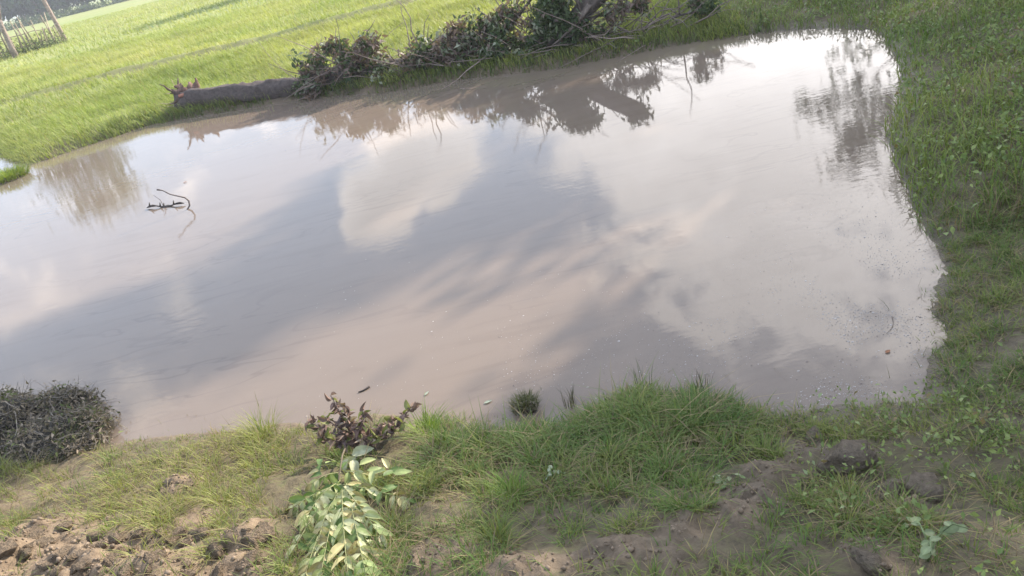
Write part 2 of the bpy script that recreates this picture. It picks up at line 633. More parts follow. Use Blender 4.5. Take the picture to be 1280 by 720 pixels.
def terrain(x, y, d=None):
    x = np.asarray(x, float); y = np.asarray(y, float)
    if d is None:
        d = sdf(x, y).reshape(x.shape)
    wn, wr, wf = regions(x, y)
    dp = np.maximum(d, 0)
    steep = sstep(-6.0, -3.5, x) * sstep(3.6, 2.4, x)            # the cut bank below the fallen tree
    far = (0.12 * (1 - np.exp(-dp / (0.25 - 0.12 * steep))) + 0.24 * sstep(0.2, 4.5, dp))
    near = 0.05 * (1 - np.exp(-dp / 0.12)) + 0.46 * sstep(0.0, 1.9, dp)
    rh = sstep(8.5, 4.5, y)
    right = (0.05 + 0.07 * rh) * (1 - np.exp(-dp / 0.12)) + (0.28 + 0.22 * rh) * sstep(0, 3.6 - rh, dp)
    z = wn * near + wr * right + wf * far
    damp = sstep(0.0, 0.35, dp)
    z = z + damp * (wn + wr) * ((fbm(x * 2.1, y * 2.1, 3, 4) - 0.5) * 0.11 + (fbm(x * 13, y * 13, 8, 3) - 0.5) * 0.045)
    z = z + (1 - damp) * sstep(-0.05, 0.05, d) * (wn + wr) * (fbm(x * 6, y * 6, 21, 3) - 0.55) * 0.07
    far_w = wf * sstep(0.6, 3, dp)
    z = z + far_w * ((fbm(x * 0.5, y * 0.5, 5, 3) - 0.5) * 0.10 + (fbm(x * 2.5, y * 2.5, 6, 3) - 0.5) * 0.05)
    # low bund across the meadow
    yb = 20.2 + 0.35 * np.sin(x * 0.35) + 0.02 * x
    z = z + wf * sstep(-14, -7, x) * (0.11 * np.exp(-((y - yb) / 0.22) ** 2) - 0.07 * np.exp(-((y - yb + 0.5) / 0.25) ** 2))
    zin = -0.03 - 0.5 * sstep(0, 1.2, -d)
    z = np.where(d < 0, zin + 0.02 * (d > -0.05), z)
    if LUMPS:
        lx = [l[0] for l in LUMPS]; ly = [l[1] for l in LUMPS]
        m = (x > min(lx) - 0.4) & (x < max(lx) + 0.4) & (y > min(ly) - 0.4) & (y < max(ly) + 0.4)
        if m.any():
            xm, ym = x[m], y[m]
            wob = 0.9 * (fbm(xm * 14, ym * 14, 57, 3) - 0.5)
            rgh = 0.15 + 0.45 * fbm(xm * 19, ym * 19, 58, 3) + 0.45 * np.abs(fbm(xm * 34, ym * 34, 59, 2) - 0.5)
            add = np.zeros(xm.shape)
            for bx, by, r, h in LUMPS:
                add += h * sstep(1.25, 0.2, np.hypot((xm - bx), (ym - by) * 1.1) / r + wob) * rgh
            z = np.array(z)
            z[m] += add
    # cloddy relief in the bare patches
    if BARE:
        bm = bare_mask(x, y) * sstep(0.05, 0.3, dp)
        z = z + bm * ((fbm(x * 9, y * 9, 33, 4) - 0.45) * 0.11 + np.abs(fbm(x * 22, y * 22, 35, 3) - 0.5) * 0.07 + (fbm(x * 48, y * 48, 39, 2) - 0.5) * 0.014)
    return z


def hit(px, py):
    """the point where the sight line through a photo pixel meets the ground"""
    z = 0.25
    for _ in range(14):
        p = flat(px, py, z)
        z = 0.5 * z + 0.5 * float(terrain(np.array([p[0]]), np.array([p[1]]))[0])
    return Vector((p[0], p[1], z))


_bare = [(hit(bx, by), r, a) for bx, by, r, a in BARE_PX]
_lump = [(hit(bx, by), r, h) for bx, by, r, h in LUMP_PX]
LUMPS = [(p.x, p.y, r, h) for p, r, h in _lump]
BARE = [(p.x, p.y, r, a) for p, r, a in _bare]
# ground between the camera and the picture's lower edge is trodden earth
for x_, y_ in [(-2.2, 2.0), (-1.5, 1.7), (-0.8, 1.5), (0.0, 1.3), (0.7, 1.2), (-1.1, 0.7), (0.3, 0.3), (1.2, 0.4), (-2.6, 1.2)]:
    BARE.append((x_, y_, 0.4, 0.7 if x_ < -0.9 else 0.1))


def axis(lo, hi, fine_lo, fine_hi, fine, mid_lo, mid_hi, mid):
    a = [np.arange(fine_lo, fine_hi, fine)]
    b = fine_hi
    a.append(np.arange(b, mid_hi, mid))
    pos = mid_hi; st = mid * 1.4
    up = []
    while pos < hi:
        up.append(pos); pos += st; st *= 1.22
    up.append(hi)
    a.append(np.array(up))
    a.insert(0, np.arange(fine_lo - mid, mid_lo, -mid)[::-1])
    pos = mid_lo; st = mid * 1.4
    dn = []
    while pos > lo:
        dn.append(pos); pos -= st; st *= 1.22
    dn.append(lo)
    a.insert(0, np.array(dn[::-1]))
    r = np.unique(np.round(np.concatenate(a), 4))
    return r[np.concatenate([[True], np.diff(r) > fine * 0.3])]


def build_ground():
    gx = axis(-2500, 2500, -3.0, 2.0, 0.013, -14, 12, 0.14)
    gy = axis(-300, 4200, 1.45, 3.6, 0.013, -3, 24, 0.14)
    X, Y = np.meshgrid(gx, gy)
    d = sdf(X, Y)
    Z = terrain(X, Y, d)
    Z = np.where(np.hypot(X, Y) > 90, 0.36, Z)
    nx, ny = len(gx), len(gy)
    V = np.stack([X, Y, Z], -1).reshape(-1, 3)
    i = np.arange(ny - 1)[:, None] * nx; j = np.arange(nx - 1)[None, :]
    q = np.stack([i + j, i + j + 1, i + nx + j + 1, i + nx + j], -1).reshape(-1, 4)
    wn, wr, wf = regions(X, Y)
    bm = bare_mask(X, Y)
    shore = sstep(0.16, 0.0, d)
    steep = sstep(-6.0, -3.5, X) * sstep(3.6, 2.4, X) * wf * sstep(0.35, 0.15, d)
    yb = 20.2 + 0.35 * np.sin(X * 0.35) + 0.02 * X
    shore = shore * (1 - 0.85 * wf * (1 - sstep(-6.0, -3.5, X) * sstep(3.6, 2.4, X)))
    bund = wf * sstep(-14, -7, X) * np.exp(-((Y - yb + 0.35) / 0.28) ** 2) * 0.75
    bare = np.clip(np.maximum.reduce([sstep(0.18, 0.5, bm), shore * 0.9, steep, bund, sstep(0.45, 0.75, fbm(X * 3, Y * 3, 77, 3)) * (wn + wr) * 0.6]), 0, 1)
    wet = np.clip(sstep(0.45, 0.0, d) * (0.55 + 0.6 * wr) + 0.62 * sstep(-0.9, -0.2, X) * wn * (0.5 + 0.8 * fbm(X * 4, Y * 4, 66, 3)), 0, 1)
    lush = np.clip(wf * sstep(0.3, 1.5, d), 0, 1)
    col = np.stack([bare, wet, lush], -1).reshape(-1, 3)
    o = mesh_np('ground', V, [q], M_EARTH, None, col, True, 'structure')
    return o


ground = build_ground()

# the pond: one level sheet, its edge hidden in the banks
_wx0, _wy0 = SHP.min(0) - 0.25
_wx1, _wy1 = SHP.max(0) + 0.25
pond = mesh_np('pond_water', [(_wx0, _wy0, 0), (_wx1, _wy0, 0), (_wx1, _wy1, 0), (_wx0, _wy1, 0)], [np.array([[0, 1, 2, 3]])], M_WATER, None, None, False, 'structure')


# ------------------------------------------------------------------ vegetation: grass
def mixc(a, b, t):
    return np.asarray(a)[None, :] * (1 - t[:, None]) + np.asarray(b)[None, :] * t[:, None]


G_LUSH = (0.105, 0.175, 0.045)
G_YEL = (0.275, 0.275, 0.085)
G_DRY = (0.33, 0.26, 0.135)
G_DARK = (0.048, 0.095, 0.026)


def near_grass():
    """grass on the near bank, grown clump by clump"""
    nc = 26000
    x = rng.uniform(-4.6, 3.4, nc); y = rng.uniform(0.9, 4.6, nc)
    wn, wr, wf = regions(x, y)
    d = sdf(x, y)
    bm = bare_mask(x, y)
    patch = fbm(x * 4.5, y * 4.5, 40, 3)
    rightside = sstep(0.3, 0.9, x)
    left = sstep(-0.9, -1.6, x)
    lush = np.clip(np.exp(-((x - 0.35) ** 2 / 0.6 ** 2 + (y - 2.62) ** 2 / 0.36 ** 2)) + 0.45 * np.exp(-((x + 0.35) ** 2 / 0.4 ** 2 + (y - 2.6) ** 2 / 0.25 ** 2)), 0, 1) * (0.35 + 0.65 * sstep(-0.05, 0.25, np.maximum(d, 0.25 * (x > 0.2))))
    dens = sstep(0.40, 0.62, patch + 0.16 * lush + 0.06 * rightside) * (1 - sstep(0.2 + 0.15 * rightside, 0.55 + 0.2 * rightside, bm))
    dens = np.maximum(dens, 0.16 + 0.14 * rightside)
    dens = np.maximum(dens, 0.40 * sstep(-0.8, -0.3, x) * (1 - sstep(0.35, 0.8, bm)))
    dens = np.where(d < 0.03, dens * sstep(-0.12, 0.03, d) * (0.15 + 0.6 * lush), dens)
    ok = (wn > 0.3) & (rng.random(nc) < dens * (0.5 + 0.2 * lush)) & (d > -0.12) & (y > 0.9 - 0.3 * x)
    x, y, lush, left, patch, bm = (a[ok] for a in (x, y, lush, left, patch, bm))
    nc = len(x)
    vig = rng.uniform(0.5, 1.5, nc) * (0.55 + 0.9 * patch)                 # vigour of each clump
    per = np.clip((10 + 16 * vig + 12 * lush) * (1 - 0.6 * sstep(0.2, 0.6, bm)), 3, 60).astype(int)
    ci = np.repeat(np.arange(nc), per)
    n = len(ci)
    rad = 0.034 * np.sqrt(rng.random(n)) * (0.6 + 0.6 * vig[ci])
    an = rng.uniform(0, 2 * np.pi, n)
    X = x[ci] + rad * np.cos(an); Y = y[ci] + rad * np.sin(an)
    D = sdf(X, Y)
    ok = D > -0.14
    X, Y, D, ci, an, rad = X[ok], Y[ok], D[ok], ci[ok], an[ok], rad[ok]
    n = len(X)
    Z = np.maximum(terrain(X, Y, D), -0.06) - 0.006
    L = lush[ci]
    h = (0.028 + 0.028 * vig[ci] + 0.042 * L * (0.4 + 0.7 * vig[ci])) * rng.uniform(0.4, 1.35, n)
    h *= np.where(rng.random(n) < 0.03, 1.7, 1) * (0.6 + 0.4 * sstep(0.0, 0.3, D))
    w = rng.uniform(0.0022, 0.0048, n) * (1 + 0.45 * L)
    head = an + rng.normal(0, 0.8, n)
    bend = rng.uniform(0.2, 1.0, n) + 0.5 * rng.random(nc)[ci]
    tone = rng.normal(0, 0.20, nc)[ci]
    u = np.clip(fbm(X * 2.2, Y * 2.2, 50, 2) * 0.8 + tone + rng.normal(0, 0.15, n) + 0.38 * left[ci] - 0.30 * L, 0, 1)
    col = mixc(G_LUSH, G_YEL, u)
    dryc = (rng.random(nc) < 0.2)[ci]
    dry = rng.random(n) < np.where(dryc, 0.6, 0.09 + 0.14 * left[ci] * (1 - L))
    col[dry] = mixc(G_DRY, (0.19, 0.14, 0.09), rng.random(dry.sum()))
    bend = np.where(dry, bend + 0.8, bend)
    flatb = rng.random(n) < 0.12                                          # trodden blades
    bend = np.where(flatb, bend + 1.6, bend)
    h = np.where(flatb, h * 0.5, h)
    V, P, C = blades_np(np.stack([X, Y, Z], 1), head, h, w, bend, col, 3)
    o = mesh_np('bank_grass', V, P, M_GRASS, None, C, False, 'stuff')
    tag(o, 'short green and straw coloured grass in patches on the near muddy bank', 'grass')
    return n


def right_grass():
    n = 330000
    x = rng.uniform(0.9, 9.5, n); y = rng.uniform(1.0, 13.0, n)
    near = sstep(6.5, 3.0, np.hypot(x, y))
    ok = rng.random(n) < 0.25 + 0.75 * near
    x, y, near = x[ok], y[ok], near[ok]
    wn, wr, wf = regions(x, y)
    d = sdf(x, y)
    ok = (wr > 0.25) & (d > -0.02) & (d < 5)
    x, y, d, near = x[ok], y[ok], d[ok], near[ok]
    bm = bare_mask(x, y)
    tuft = fbm(x * 3.2, y * 3.2, 60, 3)
    dens = sstep(0.20, 0.42, tuft) * (1 - sstep(0.12, 0.4, bm))
    keep = rng.random(len(x)) < dens
    x, y, d, tuft, near = (a[keep] for a in (x, y, d, tuft, near))
    n = len(x)
    z = terrain(x, y, d) - 0.008
    h = (0.07 + 0.11 * tuft) * rng.uniform(0.5, 1.4, n)
    w = rng.uniform(0.003, 0.006, n) * (1 + 0.9 * (1 - near))
    u = np.clip(fbm(x * 1.1, y * 1.1, 63, 2) + rng.normal(0, 0.2, n) - 0.12, 0, 1)
    col = mixc((0.13, 0.20, 0.05), (0.30, 0.315, 0.092), u)
    dp_ = hit(1218, 302)
    dry = rng.random(n) < 0.08 + 0.62 * np.exp(-((x - dp_.x) ** 2 / 0.5 ** 2 + (y - dp_.y) ** 2 / 0.28 ** 2))
    col[dry] = mixc((0.28, 0.21, 0.12), (0.15, 0.11, 0.075), rng.random(dry.sum()))
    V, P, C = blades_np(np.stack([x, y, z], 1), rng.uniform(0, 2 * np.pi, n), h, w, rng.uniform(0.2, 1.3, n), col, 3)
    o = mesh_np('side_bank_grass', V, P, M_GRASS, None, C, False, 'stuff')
    tag(o, 'taller green grass tangled on the sloping bank along the right of the pond', 'grass')
    return n


def herb_cover():
    """broad-leaved creeping plants on the right bank"""
    n = 120000
    x = np.where(rng.random(n) < 0.3, rng.uniform(0.5, 2.4, n), rng.uniform(0.7, 8.5, n)); y = np.where(x < 1.6, rng.uniform(1.1, 3.0, n), rng.uniform(1.1, 12.0, n))
    d = sdf(x, y)
    wn, wr, wf = regions(x, y)
    zone = wr * sstep(3.4, 4.2, y) + 0.14 * sstep(0.55, 1.1, x) * sstep(2.6, 2.2, y) + 0.25 * wr
    bm = bare_mask(x, y)
    pt = fbm(x * 2.6, y * 2.6, 70, 3)
    ok = (rng.random(n) < zone * (0.12 + 0.88 * sstep(0.44, 0.62, pt)) * (1 - sstep(0.1, 0.35, bm))) & (d > 0.0) & (d < 4.5)
    x, y, d = x[ok], y[ok], d[ok]
    n = len(x)
    z = terrain(x, y, d) + rng.uniform(0.01, 0.12, n)
    s = np.minimum(np.exp(rng.normal(math.log(0.024), 0.32, n)), 0.038) * np.where(y < 3, 0.8, 1.45)
    u = rng.random(n)
    col = mixc((0.13, 0.19, 0.055), (0.26, 0.30, 0.105), u)
    pale = rng.random(n) < 0.025
    col[pale] = (0.27, 0.32, 0.16)
    old = rng.random(n) < 0.07
    col[old] = (0.24, 0.18, 0.085)
    V, q, C = leaves_np(np.stack([x, y, z], 1), s, col, 0.55, 0.1, 0.3, up=(0, 0, 1.6))
    o = mesh_np('creeping_herbs', V, [q], M_LEAF, None, C, False, 'stuff')
    tag(o, 'low broad leaved green herbs covering the right bank above the water', 'ground cover')
    return n


def meadow_grass():
    # near field: individual blades; farther out: wider tufts
    parts = []
    for (n, r0, r1, hh, ww) in ((250000, 9, 19, 0.17, 0.012), (200000, 18, 34, 0.19, 0.018), (150000, 32, 85, 0.20, 0.038)):
        rr = np.sqrt(rng.uniform(r0 ** 2, r1 ** 2, n))
        az = rng.uniform(math.radians(-42), math.radians(40), n)
        x = rr * np.sin(az); y = rr * np.cos(az)
        wn, wr, wf = regions(x, y)
        ok = wf > 0.3
        x, y, rr = x[ok], y[ok], rr[ok]
        d = sdf(x, y)
        steep = sstep(-6.0, -3.8, x) * sstep(3.6, 2.4, x)
        edge = np.where(steep > 0.4, 0.08, -0.10)
        yb = 20.2 + 0.35 * np.sin(x * 0.35) + 0.02 * x
        rut = sstep(-14, -7, x) * np.exp(-((y - yb + 0.4) / 0.3) ** 2)
        tuft = fbm(x * 1.3, y * 1.3, 80, 3)
        ok = (d > edge) & (rng.random(len(x)) < (0.35 + 0.9 * tuft) * (1 - 0.85 * rut))
        x, y, d, rr, tuft, rut = (a[ok] for a in (x, y, d, rr, tuft, rut))
        n = len(x)
        z = terrain(x, y, d) - 0.01
        z = np.maximum(z, -0.05)
        h = hh * (0.55 + 0.7 * tuft) * rng.uniform(0.6, 1.3, n)
        h *= 1 - 0.5 * rut
        w = ww * rng.uniform(0.7, 1.4, n)
        head = rng.normal(math.radians(200), 1.1, n)
        u = np.clip(fbm(x * 0.35, y * 0.35, 84, 3) + rng.normal(0, 0.16, n) - 0.05, 0, 1)
        col = mixc((0.225, 0.285, 0.072), (0.395, 0.385, 0.145), u)
        dk = fbm(x * 0.9, y * 0.9, 88, 3)
        col *= (0.82 + 0.36 * dk)[:, None]
        dry = rng.random(n) < 0.05
        col[dry] = (0.34, 0.30, 0.15)
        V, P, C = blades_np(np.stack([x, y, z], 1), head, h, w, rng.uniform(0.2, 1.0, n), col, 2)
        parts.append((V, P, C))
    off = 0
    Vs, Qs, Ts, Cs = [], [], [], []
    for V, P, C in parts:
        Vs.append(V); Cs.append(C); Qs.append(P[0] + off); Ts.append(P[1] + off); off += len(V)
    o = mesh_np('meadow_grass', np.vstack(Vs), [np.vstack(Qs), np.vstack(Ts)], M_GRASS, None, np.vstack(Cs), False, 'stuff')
    tag(o, 'bright yellow green grass of the wide meadow beyond the pond', 'grass')
    return off


print('near', near_grass(), 'right', right_grass(), 'herbs', herb_cover(), 'meadow', meadow_grass())


# ------------------------------------------------------------------ trees
def bent(p0, dirn, length, n, wob, lift=0.0, r=rng):
    p = np.array(p0, float); d = np.array(dirn, float); d /= np.linalg.norm(d)
    out = [p.copy()]
    for k in range(n):
        d = d + r.normal(0, wob, 3) + np.array([0, 0, lift])
        d /= np.linalg.norm(d)
        p = p + d * length / n
        out.append(p.copy())
    return np.array(out)


def make_tree(name, base, label, group, height, trunk_r, spread, n_limb, n_leaf, leaf, seed, crown_from=0.4, bark=(0.16, 0.12, 0.09),
              greens=((0.035, 0.075, 0.018), (0.085, 0.14, 0.035)), lean=(0, 0), cat='tree', sides=8, dens=0.32):
    r = np.random.default_rng(seed)
    t = empty(name, base, label, cat, group)
    g = Geo()
    tr = bent((0, 0, -0.15), (lean[0], lean[1], 1), height * 0.86, 8, 0.06, 0.02, r)
    g.tube(tr, np.linspace(trunk_r, trunk_r * 0.25, 9) * np.array([1.35] + [1] * 8), sides, bark, 0.12)
    tips = []
    for k in range(n_limb):
        f = crown_from + (1 - crown_from) * (k + r.random()) / n_limb
        i = min(int(f * 8), 7)
        p = tr[i] + (tr[i + 1] - tr[i]) * (f * 8 - i)
        a = k * 2.4 + r.uniform(-0.5, 0.5)
        L = spread * (1.15 - 0.55 * (f - crown_from) / (1 - crown_from)) * r.uniform(0.7, 1.15)
        lb = bent(p, (math.cos(a), math.sin(a), r.uniform(0.25, 0.8)), L, 5, 0.16, 0.03, r)
        lr = trunk_r * 0.42 * (1.2 - f)
        g.tube(lb, np.linspace(lr, lr * 0.25, 6), 5, bark)
        for s in range(4):
            q = lb[2 + s % 4]
            sb = bent(q, (math.cos(a + r.uniform(-1.3, 1.3)), math.sin(a + r.uniform(-1.3, 1.3)), r.uniform(-0.2, 0.7)), L * r.uniform(0.3, 0.55), 3, 0.2, 0, r)
            g.tube(sb, np.linspace(lr * 0.3, lr * 0.1, 4), 4, bark)
            tips += [sb[2], sb[3]]
        tips.append(lb[5])
    tips.append(tr[-1])
    g.build('trunk', M_BARK, t, True)
    tips = np.array(tips)
    idx = r.integers(0, len(tips), n_leaf)
    P = tips[idx] + r.normal(0, dens * spread * 0.42, (n_leaf, 3)) * np.array([1, 1, 0.75])
    tone = r.random(len(tips))[idx]
    col = mixc(greens[0], greens[1], np.clip(tone * 0.7 + r.random(n_leaf) * 0.4, 0, 1))
    V, q, C = leaves_np(P, r.uniform(0.7, 1.3, n_leaf) * leaf, col, 0.5, 0.5, 0.3, rand=r)
    mesh_np('crown', V, [q], M_LEAF, t, C)
    return t


def gz(x, y):
    return float(terrain(np.array([x]), np.array([y]))[0])


# trees standing beyond the upper right corner: mirrored in the water, and the shade on pond and bank is theirs
TG = 'trees along the right bank'
make_tree('bank_tree', (10.0, 15.6, gz(10.0, 15.6)), 'small leafy tree beyond the pond corner, seen as a mirror image at upper right', TG,
          4.7, 0.10, 2.9, 8, 2600, 0.2, 11, 0.3, dens=0.2)
make_tree('bank_tree', (15.4, 18.95, gz(15.4, 18.95)), 'tall narrow tree far off to the right whose shade crosses the pond', TG,
          14.4, 0.15, 1.7, 16, 17000, 0.21, 12, 0.42)
make_tree('bank_tree', (11.0, 8.9, gz(11.0, 8.9)), 'broad tree right of the picture whose shade lies on the right bank', TG,
          8.4, 0.2, 3.0, 14, 26000, 0.19, 13, 0.18)
make_tree('bank_tree', (12.4, 6.4, gz(12.4, 6.4)), 'wide tree right of the picture shading the near mud', TG,
          8.8, 0.2, 3.0, 14, 26000, 0.19, 14, 0.18)
make_tree('bank_tree', (12.4, 12.1, gz(12.4, 12.1)), 'dense bushy tree right of the picture whose shade covers the right of the pond', TG,
          8.0, 0.2, 2.7, 14, 24000, 0.19, 16, 0.15)
for k, (x, y, h, lab) in enumerate([(-7.0, 44.6, 5.4, 'low tree above the top edge whose shadow starts the dark streak on the meadow'),
                                    (-4.6, 47.6, 5.8, 'middle one of three low trees above the top edge shading the meadow'),
                                    (-2.0, 51.0, 6.2, 'farthest of three low trees above the top edge shading the meadow')]):
    make_tree('meadow_tree', (x, y, gz(x, y)), lab, 'low trees in the meadow', h, 0.14, 1.9, 11, 5000, 0.26, 150 + k, 0.2)


# ------------------------------------------------------------------ left: two trunks and a stake fence
def hitfar(px, py):
    p = flat(px, py, 0.36)
    return Vector((p[0], p[1], gz(p[0], p[1])))


b1 = hitfar(21, 72)
r_ = np.random.default_rng(21)
ft = empty('forked_tree', b1, 'slender forked tree at the left edge beside the stake fence', 'tree')
g = Geo()
main = [(0, 0, -0.1), (-0.02, 0, 0.6), (0.0, 0, 1.2), (0.06, 0, 1.75)]
g.tube(main, [0.16, 0.12, 0.11, 0.12], 8, (0.26, 0.21, 0.18), 0.08)
forks = [bent((0.05, 0, 1.65), (0.25, 0.1, 1), 5.4, 7, 0.05, 0.01, r_), bent((0.05, 0, 1.65), (-0.10, -0.05, 1), 5.0, 7, 0.05, 0.01, r_)]
tips = []
for fk in forks:
    g.tube(fk, np.linspace(0.085, 0.03, 8), 6, (0.26, 0.21, 0.18), 0.08)
    for k in range(7):
        q = fk[3 + k % 5]
        a = r_.uniform(0, 6.28)
        sb = bent(q, (math.cos(a), math.sin(a), 0.7), r_.uniform(1.2, 2.4), 4, 0.15, 0, r_)
        g.tube(sb, np.linspace(0.03, 0.01, 5), 4, (0.24, 0.19, 0.16))
        tips += [sb[2], sb[3], sb[4]]
    tips.append(fk[-1])
g.build('trunk', M_BARK, ft, True)
tips = np.array(tips)
nl = 3600
P = tips[r_.integers(0, len(tips), nl)] + r_.normal(0, 0.45, (nl, 3))
V, q, C = leaves_np(P, r_.uniform(0.18, 0.3, nl), mixc((0.05, 0.09, 0.025), (0.11, 0.16, 0.05), r_.random(nl)), 0.5, 0.4, 0.3, rand=r_)
mesh_np('crown', V, [q], M_LEAF, ft, C)

b2 = hitfar(83, 52)
g = Geo()
g.tube([(0, 0, -0.2), (-0.10, 0, 1.4), (-0.2, 0, 2.8), (-0.34, 0, 4.2), (-0.42, 0, 5.4)], [0.125, 0.105, 0.10, 0.095, 0.09], 9, (0.36, 0.28, 0.245), 0.06)
po = g.build('wooden_pole', M_BARK, None, True)
po.location = b2
tag(po, 'bare pinkish brown pole leaning at the right end of the stake fence', 'pole')

fb0, fb1 = hitfar(-40, 88), hitfar(80, 54)
fence = empty('stake_fence', (fb0 + fb1) / 2, 'rough fence of thin uneven upright stakes at the upper left', 'fence')
r_ = np.random.default_rng(5)
fc = (fb0 + fb1) / 2
for k in range(34):
    f = (k + r_.uniform(-0.3, 0.3)) / 33
    p = fb0.lerp(fb1, f) - fc
    h = r_.uniform(0.8, 1.7)
    g = Geo()
    dx, dy = r_.normal(0, 0.09, 2)
    pts = [(0, 0, -0.15), (dx * 0.5, dy * 0.5, h * 0.5), (dx * 1.1, dy, h)]
    tone = r_.uniform(0.7, 1.25)
    g.tube(pts, [0.034, 0.03, 0.022], 5, np.array((0.36, 0.30, 0.22)) * tone, 0.1)
    if r_.random() < 0.35:
        g.tube([(dx * 0.7, dy * 0.7, h * 0.7), (dx * 0.7 + r_.choice([-1, 1]) * 0.2, dy, h * 0.95)], [0.018, 0.01], 4, np.array((0.3, 0.25, 0.19)) * tone)
    o = g.build('stake', M_TWIG, fence)
    o.location = (p.x, p.y + r_.normal(0, 0.08), p.z)
for zz in (0.35, 0.85):
    pts = [tuple((fb0.lerp(fb1, f) - fc) + Vector((0, r_.normal(0, 0.03), zz + r_.normal(0, 0.04)))) for f in np.linspace(0.05, 0.98, 9)]
    g = Geo()
    g.tube(pts, 0.02, 5, (0.27, 0.22, 0.17))
    g.build('rail', M_TWIG, fence)
# weeds growing through the fence
nl = 2600
f = r_.random(nl)
P = np.array([tuple(fb0.lerp(fb1, k)) for k in f]) + np.stack([r_.normal(0, 0.2, nl), r_.normal(0, 0.25, nl), np.abs(r_.normal(0, 0.28, nl))], 1)
V, q, C = leaves_np(P, r_.uniform(0.06, 0.14, nl), mixc((0.07, 0.12, 0.035), (0.17, 0.19, 0.07), r_.random(nl)), 0.5, 0, 0.3, rand=r_)
tag(mesh_np('fence_weeds', V, [q], M_LEAF, None, C, False, 'stuff'), 'low green weeds growing along the foot of the stake fence', 'weeds')

# ------------------------------------------------------------------ far edge of the meadow: hedge shrubs and trees
FAR = [(-78, 132, 9, 'rounded light green tree behind the forked trunk'), (-70, 128, 6.5, 'low bushy tree right of the light green one'),
       (-69, 142, 11, 'tall dark tree above the stake fence'), (-63, 136, 10, 'dark tree left of the leaning pole top'),
       (-57, 140, 11, 'dark tree behind the top of the leaning pole'), (-52, 138, 9, 'dark tree just right of the leaning pole'),
       (-47, 146, 12, 'broad hazy tree on the meadow edge'), (-41, 148, 11, 'hazy tree at the right end of the far row'), (-84, 140, 11, 'dark far tree at the left picture edge')]
for k, (x, y, h, lab) in enumerate(FAR):
    make_tree('meadow_edge_tree', (x, y, 0.36), lab, 'trees on the far meadow edge', h, 0.2, h * 0.46, 10, 5200, 0.95, 100 + k, 0.05,
              greens=((0.03, 0.065, 0.02), (0.075, 0.12, 0.035)) if k else ((0.06, 0.11, 0.03), (0.12, 0.17, 0.05)), sides=5, dens=0.5)
for k, (x, y, s) in enumerate([(-73, 120, 1.5), (-66, 122, 1.3), (-60, 125, 1.6), (-53, 128, 1.2), (-46.5, 132, 1.5), (-40, 135, 1.3)]):
    r2 = np.random.default_rng(300 + k)
    nl = 900
    c = empty('hedge_shrub', (x, y, 0.36), ['low green shrub of the far hedge, leftmost', 'low shrub of the far hedge, second from left', 'low shrub of the far hedge, third from left',
              'low shrub of the far hedge, third from right', 'low shrub of the far hedge, second from right', 'low shrub of the far hedge, rightmost'][k], 'shrub', 'shrubs of the far hedge')
    P = r2.normal(0, 1, (nl, 3)) * np.array([2.6, 0.8, 0.5]) * s * 0.6
    P[:, 2] = np.abs(P[:, 2]) + 0.1
    V, q, C = leaves_np(P, r2.uniform(0.25, 0.45, nl), mixc((0.045, 0.085, 0.03), (0.10, 0.135, 0.05), r2.random(nl)), 0.55, 0, 0.3, rand=r2)
    mesh_np('crown', V, [q], M_LEAF, c, C)
    g = Geo()
    for a in range(4):
        g.tube(bent((0, 0, -0.1), (r2.normal(), r2.normal() * 0.3, 1.2), s, 3, 0.1, 0, r2), np.linspace(0.05, 0.015, 4), 4, (0.14, 0.11, 0.08))
    g.build('stem', M_BARK, c)


